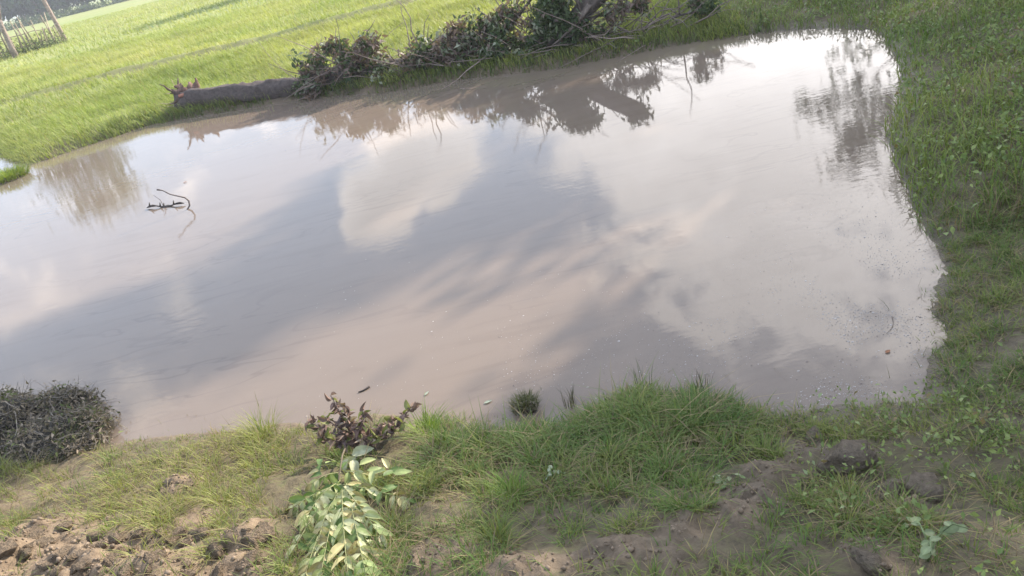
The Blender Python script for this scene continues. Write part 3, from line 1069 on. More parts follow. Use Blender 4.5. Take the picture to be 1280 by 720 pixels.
# ------------------------------------------------------------------ fallen tree on the far bank
def fallen_tree():
    r = np.random.default_rng(42)

    def bp(px, py, z=None):
        p = flat(px, py, 0.3 if z is None else z)
        return np.array([p[0], p[1], 0.3 if z is None else z])
    def on(px, py, up, back):
        p = hit(px, py)
        return np.array([p.x, p.y + back, gz(p.x, p.y + back) + up])
    A = on(224, 146, 0.12, 0.4); Bq = on(375, 120, 0.12, 0.2); Cq = on(560, 97, 0.12, 0.75); D = on(690, 82, 0.14, 0.9)
    base = Vector((A + Bq) / 2); base.z = 0.3
    t = empty('fallen_tree', base, 'uprooted tree lying along the far bank with withered leafy branches', 'fallen tree')
    o = np.array(base)
    bark = (0.085, 0.068, 0.062)
    g = Geo()
    ts = np.linspace(0, 1, 60)
    ctrl = np.array([A, Bq, Cq, D])
    k3 = ts * 3
    i = np.minimum(k3.astype(int), 2); f = (k3 - i)[:, None]
    P = ctrl[i] * (1 - f) + ctrl[i + 1] * f
    P[:, 2] += 0.02 * np.sin(ts * 17) - 0.05
    P += r.normal(0, 0.008, P.shape)
    rad = np.interp(ts, [0, 0.06, 0.33, 1], [0.20, 0.185, 0.165, 0.12])
    g.tube(P, rad * (1 + 0.08 * np.sin(ts * 41) * np.sin(ts * 13)), 18, bark, 0.2)
    tr = g.build('trunk', M_BARK, t, False, None, o)
    # broken root end
    g = Geo()
    def stub(p, dv, L, w, c):
        pts = bent(p, dv, L, 4, 0.28, 0.0, r)
        g.tube(pts, np.array([1, 0.9, 0.85, 0.6, 0.25]) * w * r.uniform(0.8, 1.2, 5), 6, c, 0.3)
    for k in range(16):
        a = r.uniform(-0.6, 3.7)
        p = A + np.array([r.uniform(-0.05, 0.15), math.cos(a) * 0.13, math.sin(a) * 0.13])
        dv = np.array([-0.8 + r.uniform(-0.2, 0.7), r.uniform(-0.5, 0.3), math.sin(a) * 0.8 + 0.1])
        stub(p, dv, r.uniform(0.12, 0.34), r.uniform(0.02, 0.05), (0.27, 0.165, 0.12) if r.random() < 0.35 else np.array((0.12, 0.085, 0.07)) * r.uniform(0.7, 1.4))
    for sx, hh in ((0.16, 0.26), (0.22, 0.33), (0.28, 0.24), (0.0, 0.2)):
        stub(A + np.array([sx, 0, 0.1]), (r.uniform(-0.4, 0.2), 0, 1), hh, 0.06, (0.16, 0.10, 0.08))
    for k in range(14):
        stub(A + np.array([-0.02, r.normal(0, 0.06), r.normal(0.02, 0.07)]), (-1, r.normal(0, 0.5), r.normal(0.1, 0.5)), r.uniform(0.2, 0.42), 0.008, (0.42, 0.34, 0.25))
    rs = g.build('root_stub', M_BARK, t, False, None, o)
    # a stripped strip of red wood by the break
    g = Geo()
    g.tube([A + np.array([0.05, -0.16, 0.10]), A + np.array([0.35, -0.16, 0.11]), A + np.array([0.6, -0.15, 0.10])], [0.03, 0.045, 0.012], 5, (0.36, 0.17, 0.12), 0.1)
    g.build('stripped_wood', M_TWIG, t, False, None, o)
    # limbs, each with its foliage
    def limb(p0, p1, r0, r1, clumps, nl, leafsz, brown, pale, sub=7, name='limb', dark=1.0):
        g = Geo()
        p0 = np.array(p0, float); p1 = np.array(p1, float)
        n = 7
        pts = np.array([p0 + (p1 - p0) * s for s in np.linspace(0, 1, n)])
        pts[1:-1] += r.normal(0, 0.03, (n - 2, 3))
        g.tube(pts, np.linspace(r0, r1, n), 7, (0.12, 0.098, 0.085), 0.1)
        for k in range(int(sub * 1.8)):
            q = pts[r.integers(2, n)]
            sb = bent(q, r.normal(0, 1, 3) * np.array([1.2, .6, .8]) + np.array([0.2, -0.2, 0.4]), r.uniform(0.3, 1.0), 5, 0.22, 0, r)
            g.tube(sb, np.linspace(max(r1 * 0.5, 0.012), 0.004, 6), 4, (0.20, 0.16, 0.135))
        lo = g.build(name, M_BARK, t, True, None, o)
        if nl:
            cw = np.array([c[4] for c in clumps]); ci = r.choice(len(clumps), nl, p=cw / cw.sum())
            cc = np.array([c[0] for c in clumps])[ci]; ss = np.array([c[1:4] for c in clumps])[ci]
            v = r.normal(size=(nl, 3)); v = v / np.linalg.norm(v, axis=1)[:, None] * (r.random((nl, 1)) ** 0.45 * 1.05 + 0.4 * (r.random((nl, 1)) < 0.12))
            # sprigs: leaves gather in small bunches
            nb = max(nl // 14, 1)
            bi = r.integers(0, nb, nl)
            bunch_v = v[:nb][bi]
            Pn = cc[:nb][bi] + bunch_v * ss[:nb][bi] + r.normal(0, 0.045, (nl, 3))
            Pn[:, 2] = np.maximum(Pn[:, 2], 0.06)
            tone = r.random(nb)[bi]
            kind = np.clip(tone + r.normal(0, 0.08, nl), 0, 1)
            col = mixc((0.045, 0.075, 0.028), (0.10, 0.135, 0.055), r.random(nl))
            br = kind < brown
            col[br] = mixc((0.12, 0.085, 0.075), (0.22, 0.155, 0.125), r.random(br.sum()))
            pa = kind > 1 - pale
            col[pa] = mixc((0.22, 0.235, 0.17), (0.32, 0.33, 0.24), r.random(pa.sum()))
            V, q, C = leaves_np(Pn - o, r.uniform(0.7, 1.3, nl) * leafsz, col * dark, 0.45, 0.5, 0.35, rand=r)
            mesh_np('foliage', V, [q], M_LEAF, lo, C, False, 'stuff')
        return lo

    def cl(px, py, Y, sx, sy, sz, w=1.0):
        return (np.array(at_depth(px, py, Y)), sx, sy, sz, w)
    yb = lambda px: float(np.interp(px, [370, 430, 500, 600, 700, 800, 880], [12.6, 12.2, 11.65, 11.2, 10.55, 10.2, 10.1]))
    P_ = lambda px, py: np.array(at_depth(px, py, yb(px) + 0.25))
    Yc = lambda px: yb(px) + 0.22
    limb(P_(400, 112), P_(452, 62), 0.06, 0.02,
         [cl(392, 84, Yc(398), .26, .3, .22), cl(440, 78, Yc(440), .40, .35, .32, 1.5), cl(462, 58, Yc(462), .18, .2, .18, .6), cl(416, 60, Yc(418), .15, .15, .13, .5),
          cl(430, 104, Yc(430), .66, .2, .22, 1.6), cl(480, 96, Yc(478), .2, .2, .28, .8), cl(392, 108, Yc(392), .25, .2, .2, .7)], 3900, 0.095, .46, .14, 9)
    limb(P_(480, 106), P_(560, 50), 0.07, 0.02,
         [cl(522, 70, Yc(525), .28, .3, .2, 1), cl(560, 64, Yc(560), .42, .3, .26, 1.5), cl(582, 40, Yc(585), .26, .25, .16, 1), cl(540, 92, Yc(540), .6, .22, .22, 1.6), cl(595, 80, Yc(590), .45, .3, .28, 1.4),
          cl(500, 96, Yc(500), .4, .2, .24, 1.2), cl(470, 108, Yc(470), .35, .15, .14, .8)], 5200, 0.095, .48, .14, 10)
    limb(P_(600, 88), P_(662, 2), 0.06, 0.018,
         [cl(625, 50, Yc(622), .28, .3, .32, 1.2), cl(640, 18, Yc(640), .13, .15, .18, .5), cl(612, 32, Yc(615), .24, .2, .14, .7), cl(645, 72, Yc(640), .45, .25, .24, 1.5)],
         2700, 0.09, .34, .14, 10)
    limb(P_(690, 58), at_depth(776, -34, Yc(760)), 0.15, 0.12, [cl(772, -36, Yc(760), .15, .15, .13, .5), cl(686, 22, Yc(688), .28, .35, .36, 1.8), cl(715, 34, Yc(715), .24, .3, .22, .9), cl(700, -12, Yc(700), .25, .3, .2, 1),
         cl(680, 60, Yc(680), .35, .25, .2, 1), cl(730, 66, Yc(730), .35, .2, .16, .8)], 4800, 0.09, .08, .12, 2)
    limb(P_(640, 82), P_(752, 18), 0.035, 0.02, [cl(770, 12, Yc(770), .18, .2, .16, 1), cl(745, 48, Yc(745), .25, .2, .18, .8), cl(800, 6, Yc(790), .14, .1, .14, .6)], 900, 0.085, .4, .2, 8)
    limb(P_(600, 93), P_(735, 28), 0.022, 0.012, [], 0, 0, 0, 0, 5)
    limb(P_(700, 76), P_(884, 12), 0.03, 0.012, [cl(878, 8, Yc(878), .15, .14, .10, 1), cl(868, -10, Yc(868), .14, .1, .12, .7)], 330, 0.09, .25, .1, 7)
    limb(P_(690, 56), P_(800, 44), 0.045, 0.02, [cl(720, 78, Yc(720), .4, .2, .13, 1), cl(800, 52, Yc(800), .45, .2, .10, .9), cl(845, 42, Yc(840), .35, .2, .09, .7)], 2200, 0.075, .5, .12, 12)
    # loose twig tangle low on the bank
    g = Geo()
    for k in range(170):
        px = r.uniform(385, 860)
        py = np.interp(px, [380, 450, 520, 620, 700, 800, 860], [100, 86, 88, 74, 64, 52, 44]) + r.uniform(-16, 14)
        s = np.array(at_depth(px, py, yb(px) + r.uniform(0.0, 0.4)))
        s[2] = max(s[2], 0.1)
        pts = bent(s, (r.choice([-1, 1]) * 1.0, r.normal(0, .3), r.normal(0.12, .32)), r.uniform(0.4, 1.2), 5, 0.14, 0, r)
        pts[:, 2] = np.maximum(pts[:, 2], 0.05)
        g.tube(pts, np.linspace(r.uniform(0.006, 0.014), 0.003, 6), 4, np.array((0.22, 0.17, 0.145)) * r.uniform(0.6, 1.4))
    g.build('twig_tangle', M_TWIG, t, False, 'stuff', o)


fallen_tree()


def bank_fringe():
    """weeds and short grass on the cut bank below the fallen tree"""
    r = np.random.default_rng(77)
    n = 80000
    x = r.uniform(-6.2, 4.6, n); y = r.uniform(8.2, 14.5, n)
    d = sdf(x, y)
    pt = fbm(x * 4, y * 4, 95, 3)
    ok = (d > -0.06) & (d < 0.7) & (r.random(n) < sstep(0.2, 0.5, pt)) & (y > 7.5)
    wn, wr, wf = regions(x, y)
    ok &= wf > 0.2
    x, y, d = x[ok], y[ok], d[ok]
    n = len(x)
    z = terrain(x, y, d) - 0.01
    col = mixc((0.06, 0.105, 0.03), (0.17, 0.20, 0.06), r.random(n))
    dr = r.random(n) < 0.12
    col[dr] = (0.22, 0.18, 0.11)
    V, P, C = blades_np(np.stack([x, y, z], 1), r.uniform(0, 6.28, n), r.uniform(0.06, 0.2, n), r.uniform(0.008, 0.014, n), r.uniform(0.2, 1.2, n), col, 2)
    tag(mesh_np('shore_weeds', V, P, M_GRASS, None, C, False, 'stuff'), 'dark weedy fringe on the far bank between fallen tree and water', 'weeds')


bank_fringe()


# ------------------------------------------------------------------ near bank: clods
def clod_mesh(seed, sub=3):
    import bmesh
    r = np.random.default_rng(seed)
    bm = bmesh.new()
    bmesh.ops.create_icosphere(bm, subdivisions=sub, radius=1.0)
    V = np.array([v.co for v in bm.verts])
    # chop with random planes for facets, then crumble the surface
    for k in range(12):
        nrm = unit(r.normal(size=3))
        c = r.uniform(0.45, 0.8)
        dd = V @ nrm - c
        V -= np.maximum(dd, 0)[:, None] * nrm[None, :]
    o3 = 11.3 * (seed % 17)
    nn = (fbm(V[:, 0] * 2.1 + o3, V[:, 1] * 2.1, seed, 4) + fbm(V[:, 1] * 2.1 + o3, V[:, 2] * 2.1, seed + 3, 4) + fbm(V[:, 2] * 2.1, V[:, 0] * 2.1 + o3, seed + 5, 4)) / 3 - 0.5
    f2 = fbm(V[:, 0] * 7 + o3, V[:, 1] * 7 + V[:, 2] * 5, seed + 9, 2) - 0.5
    V *= (1 + 1.3 * nn + 0.22 * f2)[:, None]
    F = np.array([[v.index for v in f.verts] for f in bm.faces])
    bm.free()
    return V, F


CLOD_V = []
for k in range(7):
    V, F_ = clod_mesh(900 + k)
    tone = np.array((0.35, 0.265, 0.185))
    o = mesh_np('earth_clod', V, [F_], M_CLOD, None, np.tile(tone, (len(V), 1)), False)
    CLOD_V.append(o.data)
    bpy.data.objects.remove(o)
    dk = CLOD_V[-1].copy()  # second copy for clods out of the sun, shade put into its colour
    a = dk.attributes['Col']
    c = np.tile(np.array((0.33, 0.262, 0.195, 1), np.float32), (len(V), 1))
    a.data.foreach_set('color', c.ravel())
    CLOD_V.append(dk)


def clod(px, py, s, label, dark=False, group=None, squash=0.7, seed=0):
    p = hit(px, py)
    r = np.random.default_rng(int(px * 7 + py))
    me = CLOD_V[2 * int(r.integers(0, 7)) + (1 if dark else 0)]  # dark picks the copy coloured as shaded, otherwise the sunlit tan one
    o = bpy.data.objects.new('earth_clod', me)
    COL.objects.link(o)
    o.location = (p.x, p.y, p.z + s * squash * 0.12)
    o.rotation_euler = (r.uniform(-.3, .3), r.uniform(-.3, .3), r.uniform(0, 6.28))
    o.scale = (s * r.uniform(0.9, 1.2), s * r.uniform(0.8, 1.05), s * squash)
    tag(o, label, 'clod', group)
    return o


clod(1058, 574, 0.105, 'largest dark mud clod, at the water edge beside the right bank grass', True, None, 0.75)
clod(1020, 548, 0.05, 'dark round clod left of and behind the largest mud clod', True)
clod(1112, 618, 0.06, 'left one of the two touching brown clods below the largest clod', True)
clod(1146, 614, 0.075, 'right one of the two touching brown clods below the largest clod', True)
clod(1088, 702, 0.055, 'flat brown clod at the bottom edge left of the pale broadleaf plant', True, None, 0.5)
clod(275, 690, 0.036, 'squarish tan clod standing alone left of the cut leafy branch', False, None, 0.95)
clod(273, 716, 0.032, 'small tan clod at the bottom edge below the squarish one', False)
clod(62, 652, 0.04, 'rounded clod in shadow at the rim of the left grass', True)
clod(80, 662, 0.042, 'tan clod just right of the shadowed rounded one, left side', False)
clod(205, 618, 0.05, 'earth lump between grass tufts left of the centre, left of its twin', False, None, 0.5)
clod(236, 606, 0.045, 'earth lump between grass tufts left of the centre, right of its twin', False, None, 0.5)
clod(300, 664, 0.045, 'grey earth lump just left of the cut leafy branch', False, None, 0.5)
rr_ = np.random.default_rng(8)
CL = []
while len(CL) < 64:
    px, py = rr_.uniform(0, 330), rr_.uniform(652, 720)
    if py < 700 - 0.12 * px or abs(px - 275) < 22:
        if py < 676 - 0.05 * px or abs(px - 275) < 22:
            continue
    CL.append((px, py))
for px, py in CL:
    clod(px, py, rr_.choice([0.016, 0.024, 0.034, 0.05], p=[.3, .3, .25, .15]), 'small tan clod among the crumbled earth in the bottom left corner', False, 'crumbled clods in the bottom left corner')
for k in range(16):
    clod(rr_.uniform(500, 900), rr_.uniform(685, 718), rr_.choice([0.010, 0.014, 0.02]), 'small dark crumb of mud on the bare earth at the bottom centre', True, 'mud crumbs at the bottom centre')


def soil_crumbs():
    r = np.random.default_rng(55)
    n = 60000
    x = r.uniform(-3.2, 2.0, n); y = r.uniform(1.3, 3.2, n)
    bm = bare_mask(x, y)
    d = sdf(x, y)
    ok = (r.random(n) < sstep(0.25, 0.8, bm) * np.where(x < -1.0, 0.30, 0.22)) & (d > 0.15)
    x, y, d = x[ok], y[ok], d[ok]
    n = len(x)
    z = terrain(x, y, d)
    s = r.uniform(0.0025, 0.008, n) * np.where(r.random(n) < 0.1, 1.8, 1)
    base = np.array([(1, 0, 0), (-1, 0, 0), (0, 1, 0), (0, -1, 0), (0, 0, 1), (0, 0, -1)], float)
    V = base[None] * s[:, None, None] * r.uniform(0.6, 1.3, (n, 6, 1)) + np.stack([x, y, z + s * 0.3], -1)[:, None]
    T = np.array([(0, 2, 4), (2, 1, 4), (1, 3, 4), (3, 0, 4), (2, 0, 5), (1, 2, 5), (3, 1, 5), (0, 3, 5)])
    P = (np.arange(n)[:, None, None] * 6 + T[None]).reshape(-1, 3)
    col = mixc((0.14, 0.105, 0.075), (0.26, 0.195, 0.138), r.random(n))
    o = mesh_np('soil_crumbs', V.reshape(-1, 3), [P], M_FLECK, None, np.repeat(col, 6, axis=0), False, 'stuff')
    tag(o, 'loose crumbs of tan soil scattered over the bare near ground', 'soil')


soil_crumbs()

# ------------------------------------------------------------------ cut leafy branch with pale leaflets
def leaflet_mesh(name, L, W, curl, fold, seed, mat, col, bend=0.0):
    """a leaflet along +X with midrib, pointed tip and curled blade, thin solid"""
    r = np.random.default_rng(seed)
    nu, nv = 7, 4
    us = np.linspace(0, 1, nu); vs = np.linspace(-1, 1, nv + 1)
    V = []
    for u in us:
        w = W * 0.5 * (math.sin(math.pi * min(1, u ** 0.8)) ** 0.75 + 0.03)
        for v in vs:
            x = L * u
            y = w * v + bend * L * u * u
            z = -curl * L * u * u + fold * w * abs(v) ** 1.3 + r.normal(0, 0.012) * W
            V.append((x, y, z))
    V = np.array(V)
    m = nv + 1
    i = np.arange(nu - 1)[:, None] * m; j = np.arange(nv)[None, :]
    q = np.stack([i + j, i + j + 1, i + m + j + 1, i + m + j], -1).reshape(-1, 4)
    c = np.tile(np.asarray(col, float), (len(V), 1))
    mid = np.abs(np.tile(vs, nu)) < 0.1
    c[mid] *= 1.25
    o = mesh_np(name, V, [q], mat, None, c, True)
    me = o.data
    bpy.data.objects.remove(o)
    return me


PALE = [leaflet_mesh('leaf', 0.078, 0.031, 0.18 + 0.1 * (s % 3), 0.15 + 0.18 * (s % 4), s, M_PALE, c, b) for s, c, b in
        ((1, (0.40, 0.41, 0.205), 0.1), (2, (0.47, 0.46, 0.26), -0.12), (3, (0.33, 0.36, 0.16), 0.0), (4, (0.24, 0.29, 0.11), 0.15), (5, (0.43, 0.43, 0.235), -0.05), (6, (0.46, 0.40, 0.19), 0.22), (7, (0.30, 0.26, 0.13), -0.2))]
DARKL = [leaflet_mesh('leaf', 0.075, 0.030, 0.25, 0.3, s, M_LEAF, c, b) for s, c, b in ((11, (0.10, 0.16, 0.045), 0.1), (12, (0.13, 0.19, 0.06), -0.1))]


def orient(d, nrm):
    d = Vector(d).normalized(); nrm = Vector(nrm)
    y = nrm.cross(d)
    if y.length < 1e-4:
        y = Vector((0, 1, 0)).cross(d)
    y.normalize()
    z = d.cross(y)
    return Matrix((d, y, z)).transposed()


def place(me, parent, loc, d, nrm, s, name='leaf'):
    o = bpy.data.objects.new(name, me)
    COL.objects.link(o)
    o.parent = parent
    m = orient(d, nrm).to_4x4() @ Matrix.Diagonal((s, s, s, 1))
    m.translation = Vector(loc)
    o.matrix_local = m
    return o


def cut_branch():
    r = np.random.default_rng(15)
    root = hit(428, 612)
    t = empty('cut_branch', root, 'cut branch with pale green upturned leaflets lying at the bottom left of centre', 'branch')
    # fronds: start pixel, end pixel, lift, leaflet pairs
    fr = [((430, 622), (404, 730), .10, 16), ((432, 622), (440, 735), .13, 17), ((434, 620), (480, 680), .14, 12), ((426, 625), (385, 725), .10, 15), ((440, 625), (462, 730), .10, 15), ((424, 615), (384, 660), .13, 11), ((430, 614), (368, 642), .10, 11), ((432, 614), (512, 632), .09, 11),
          ((428, 608), (372, 690), .08, 9), ((440, 640), (452, 712), .12, 7), ((430, 600), (392, 612), .11, 5), ((434, 598), (476, 606), .10, 5), ((420, 640), (400, 700), .14, 8), ((436, 612), (466, 700), .09, 8)]
    for k, (a, b, lift, n) in enumerate(fr):
        p0 = hit(*a) - root; p1 = hit(*b) - root
        pts = []
        for s in np.linspace(0, 1, 7):
            q = p0.lerp(p1, s)
            q.z += 0.35 * lift * math.sin(math.pi * (0.25 + 0.6 * s)) + 0.012
            pts.append(q)
        g = Geo()
        g.tube([tuple(q) for q in pts], np.linspace(0.0024, 0.001, 7), 5, (0.24, 0.25, 0.12))
        st = g.build('stem', M_TWIG, t, True)
        for j in range(n):
            s = (j + 0.7) / n
            i = min(int(s * 6), 5)
            q = pts[i].lerp(pts[i + 1], s * 6 - i)
            ax = (pts[i + 1] - pts[i]).normalized()
            side = ax.cross(Vector((0, 0, 1))).normalized()
            for sg in ((-1, 1) if j < n - 1 else (-1, 1, 0)):
                if r.random() < 0.05:
                    continue
                dv = ax * r.uniform(0.0, 0.9) + side * sg * r.uniform(0.4, 1.0) + Vector((r.normal(0, .15), r.normal(0, .15) - 0.35, r.uniform(-0.7, 0.1)))
                nr = Vector((r.normal(0, 0.55), r.normal(0, 0.5) - 0.15, 1))
                me = PALE[r.integers(0, 7)] if r.random() < 0.78 else DARKL[r.integers(0, 2)]
                place(me, st, q, dv, nr, r.uniform(0.6, 1.1))
    # the big folded leaf and the woody end lying up the bank
    g = Geo()
    e = hit(440, 560) - root
    g.tube([(0, 0, 0.05), tuple(e * 0.5 + Vector((0, 0, 0.07))), tuple(e + Vector((0, 0, 0.05)))], [0.003, 0.004, 0.0045], 6, (0.13, 0.105, 0.075))
    st = g.build('stem', M_TWIG, t, True)
    big = [((449, 582), (-0.9, -0.45, -0.3), (0.3, -1, 0.9), 1.5), ((444, 580), (0.9, 0.15, 0.05), (0, -0.6, 1), 1.3), ((440, 584), (-0.5, -0.9, -0.4), (-0.5, -0.5, 0.8), 1.2), ((446, 586), (0.1, -1, -0.25), (0.3, 0.3, 1), 1.1)]
    wide = leaflet_mesh('leaf', 0.075, 0.036, 0.3, 0.7, 31, M_PALE, (0.36, 0.37, 0.24), 0.05)
    for (px, py), dv, nr, s in big:
        q = hit(px, py) - root + Vector((0, 0, 0.05))
        place(wide, st, q, dv, nr, s)
    for k in range(16):
        q = hit(r.uniform(400, 500), r.uniform(590, 612)) - root + Vector((0, 0, r.uniform(0.05, 0.10)))
        place(PALE[r.integers(0, 7)] if r.random() < 0.6 else DARKL[r.integers(0, 2)], st, q, r.normal(0, 1, 3) * np.array([1, .6, .3]), Vector((r.normal(0, .3), -0.2, 1)), r.uniform(0.7, 1.0))


cut_branch()


# ------------------------------------------------------------------ withered brown branch at the water's edge
def withered_branch():
    r = np.random.default_rng(19)
    root = hit(445, 560)
    t = empty('withered_branch', root, 'withered branch with curled purplish brown leaves at the near water edge', 'branch')
    BR = [leaflet_mesh('leaf', 0.055, 0.026, cu, fo, s, M_DRY, c, b) for s, c, b, cu, fo in
          ((51, (0.15, 0.10, 0.085), .1, .5, 1.0), (52, (0.20, 0.135, 0.115), -.2, .35, 1.4), (53, (0.10, 0.075, 0.07), .15, .6, .8), (54, (0.27, 0.195, 0.155), 0, .4, 1.2), (55, (0.34, 0.27, 0.21), .1, .3, .9))]
    OL = [leaflet_mesh('leaf', 0.06, 0.032, .3, .7, s, M_LEAF, c, 0.05) for s, c in ((61, (0.13, 0.145, 0.045)), (62, (0.20, 0.21, 0.075)))]
    st_px = [((452, 566), (430, 510), .14, 34), ((450, 566), (398, 540), .10, 32), ((448, 564), (470, 528), .12, 26), ((455, 562), (530, 520), .08, 40), ((470, 558), (512, 540), .06, 34), ((455, 566), (490, 552), .05, 28), ((448, 566), (412, 560), .09, 28), ((452, 562), (444, 520), .13, 26), ((450, 566), (420, 535), .11, 28), ((454, 564), (485, 545), .07, 20)]
    for a, b, lift, n in st_px:
        p0 = hit(*a) - root
        b2 = hit(b[0], b[1] + lift * 190) - root
        pts = []
        for s in np.linspace(0, 1, 6):
            q = p0.lerp(b2, s)
            q.z += lift * 1.25 * s ** 0.8 + 0.03
            pts.append(q)
        g = Geo()
        g.tube([tuple(q) for q in pts], np.linspace(0.005, 0.002, 6), 5, (0.16, 0.115, 0.095))
        st = g.build('stem', M_TWIG, t, True)
        for j in range(n):
            s = min(0.15 + 0.85 * (j + r.random()) / n, 0.999)
            i = min(int(s * 5), 4)
            q = pts[i].lerp(pts[i + 1], s * 5 - i)
            me = BR[r.choice(5, p=[.28, .27, .2, .17, .08])] if r.random() < 0.8 else OL[r.integers(0, 2)]
            place(me, st, q, Vector(r.normal(0, 1, 3)) + Vector((0, 0, 0.1)), Vector(r.normal(0, 1, 3)), r.uniform(0.45, 0.95))


withered_branch()


# ------------------------------------------------------------------ brush heaps at the left
def brush_heap(px, py, sx, sy, h, label, seed, n=1100):
    r = np.random.default_rng(seed)
    c = hit(px, py)
    c.z = max(c.z, 0.02)
    t = empty('brush_heap', c, label, 'brush heap', 'brush heaps at the left shore')
    # mound of soil and rot inside
    import bmesh
    bm = bmesh.new()
    bmesh.ops.create_icosphere(bm, subdivisions=3, radius=1.0)
    U = np.array([v.co for v in bm.verts])

    def rag(u):
        """uneven radius so that the heap has humps and hollows"""
        return 0.45 + 1.05 * fbm(u[:, 0] * 2.2 + 5 + u[:, 2], u[:, 1] * 2.2 + u[:, 2] * 1.6 + seed, seed, 3)
    V = U * np.array([sx, sy, h]) * 0.84 * rag(U)[:, None]
    F = np.array([[v.index for v in f.verts] for f in bm.faces])
    bm.free()
    mesh_np('mound', V, [F], M_CLOD, t, np.tile(np.array((0.075, 0.066, 0.056)), (len(V), 1)), True)

    def shell(m, lo, hi):
        v = unit(r.normal(size=(m, 3))); v[:, 2] = np.abs(v[:, 2])
        return v, v * np.array([sx, sy, h]) * (rag(v) * r.uniform(lo, hi, m))[:, None]
    g = Geo()
    vv, ss = shell(n, 0.8, 1.02)
    for v, s in zip(vv, ss):
        d = np.array([r.normal(), r.normal() * 0.7, r.normal() * 0.35 - 0.15])
        d = d - v * np.dot(d, v) * 0.9
        pts = bent(s, d, r.uniform(0.05, 0.16), 4, 0.42, -0.16, r)
        pts[:, 2] = np.maximum(pts[:, 2], -0.02)
        tone = r.choice([0.6, 0.9, 1.2, 1.8], p=[.35, .3, .25, .1])
        g.tube(pts, np.linspace(r.uniform(0.0012, 0.003), 0.0008, 5), 3, np.array((0.20, 0.172, 0.142)) * tone)
    for k in range(34):                                   # longer branches poking out
        v = unit(r.normal(size=3)); v[2] = abs(v[2]) * 0.7
        p = v * np.array([sx, sy, h]) * 0.7
        pts = bent(p, v * np.array([1.3, 0.8, 0.5]) + r.normal(0, 0.35, 3), r.uniform(0.12, 0.26), 5, 0.25, -0.05, r)
        pts[:, 2] = np.maximum(pts[:, 2], -0.01)
        g.tube(pts, np.linspace(r.uniform(0.002, 0.005), 0.001, 6), 4, np.array((0.24, 0.20, 0.165)) * r.uniform(0.5, 1.3))
    g.build('twig_mat', M_TWIG, t, False, 'stuff')
    nl = n * 3
    v, P = shell(nl, 0.82, 1.04)
    # leaves hang in small sprays
    nb = nl // 12
    bi = r.integers(0, nb, nl)
    P = P[bi] + r.normal(0, 0.026, (nl, 3)) * np.array([1.3, 1, 0.8])
    P[:, 2] = np.maximum(P[:, 2], -0.01)
    tone = np.clip(r.random(nb)[bi] + r.normal(0, 0.15, nl), 0, 1)
    col = mixc((0.10, 0.09, 0.062), (0.33, 0.265, 0.20), tone)
    gr = r.random(nb)[bi] < 0.18
    col[gr] = mixc((0.10, 0.12, 0.05), (0.17, 0.18, 0.08), r.random(gr.sum()))
    V, q, C = leaves_np(P, r.uniform(0.016, 0.042, nl), col, 0.38, 0.7, 0.5, rand=r)
    mesh_np('dead_leaves', V, [q], M_DRY, t, C, False, 'stuff')


brush_heap(-4, 548, .36, .26, .23, 'dark heap of dry brush cut off by the left picture edge', 61)
brush_heap(74, 558, .33, .20, .14, 'dark brush heap right of the one at the left edge', 62)
brush_heap(100, 534, .15, .12, .15, 'small dark brush tuft at the water behind the left brush heaps', 63, 700)


# ------------------------------------------------------------------ things in the water
def stick_in_water():
    c = flat(232, 262)
    root = Vector((c[0], c[1], 0))
    t = empty('drowned_branch', root, 'thin curved branch rising from the water with a dark stick beside it', 'branch')
    Y = c[1]
    pw = lambda px, py: at_depth(px, py, Y) - root
    g = Geo()
    ppx = [(233, 264), (237, 257), (236, 251), (231, 247), (222, 245), (213, 243), (207, 240), (203, 238), (196, 237)]
    pts = [tuple(pw(*p)) for p in ppx]
    pts.insert(0, (pts[0][0], 0, -0.15))
    g.tube(pts, [0.009, 0.009, 0.009, 0.0085, 0.008, 0.007, 0.0065, 0.006, 0.006, 0.010], 6, (0.16, 0.132, 0.12))
    g.build('curved_stem', M_TWIG, t, True)
    g = Geo()
    a = flat(184, 261); b = flat(231, 256)
    n = 12
    pts = [((a[0] + (b[0] - a[0]) * s - root.x), (a[1] + (b[1] - a[1]) * s - root.y), 0.012 + 0.015 * math.sin(s * 9)) for s in np.linspace(0, 1, n)]
    g.tube(pts, [.004, .013, .014, .007, .008, .016, .02, .012, .006, .012, .013, .004], 6, (0.07, 0.06, 0.055), 0.25)
    for s in (0.1, 0.42, 0.48, 0.8):
        i = int(s * (n - 1))
        q = pts[i]
        g.tube([q, (q[0] + 0.015, q[1], q[2] + 0.045)], [0.011, 0.004], 4, (0.08, 0.07, 0.06))
    g.build('floating_stick', M_TWIG, t, True)
    g = Geo()
    q = pts[5]
    e = at_depth(192, 244, a[1]) - root
    g.tube([q, tuple(Vector(q).lerp(e, 0.5) + Vector((0.02, 0, 0.01))), tuple(e)], [0.005, 0.004, 0.003], 5, (0.2, 0.17, 0.16))
    g.build('twig', M_TWIG, t, True)


stick_in_water()


def small_twig(px0, py0, px1, py1, rad, label, col, arch=0.0, name='twig', cat='twig', lift=0.004):
    a = flat(px0, py0); b = flat(px1, py1)
    c = (a + b) / 2
    g = Geo()
    pts = []
    for s in np.linspace(0, 1, 7):
        p = a + (b - a) * s - c
        nrm = np.array([-(b - a)[1], (b - a)[0]])
        off = arch * math.sin(math.pi * s)
        pts.append((p[0] + nrm[0] * off, p[1] + nrm[1] * off, lift))
    g.tube(pts, np.linspace(rad, rad * 0.5, 7), 5, col)
    o = g.build(name, M_TWIG, None, True)
    o.location = (c[0], c[1], 0)
    return tag(o, label, cat)


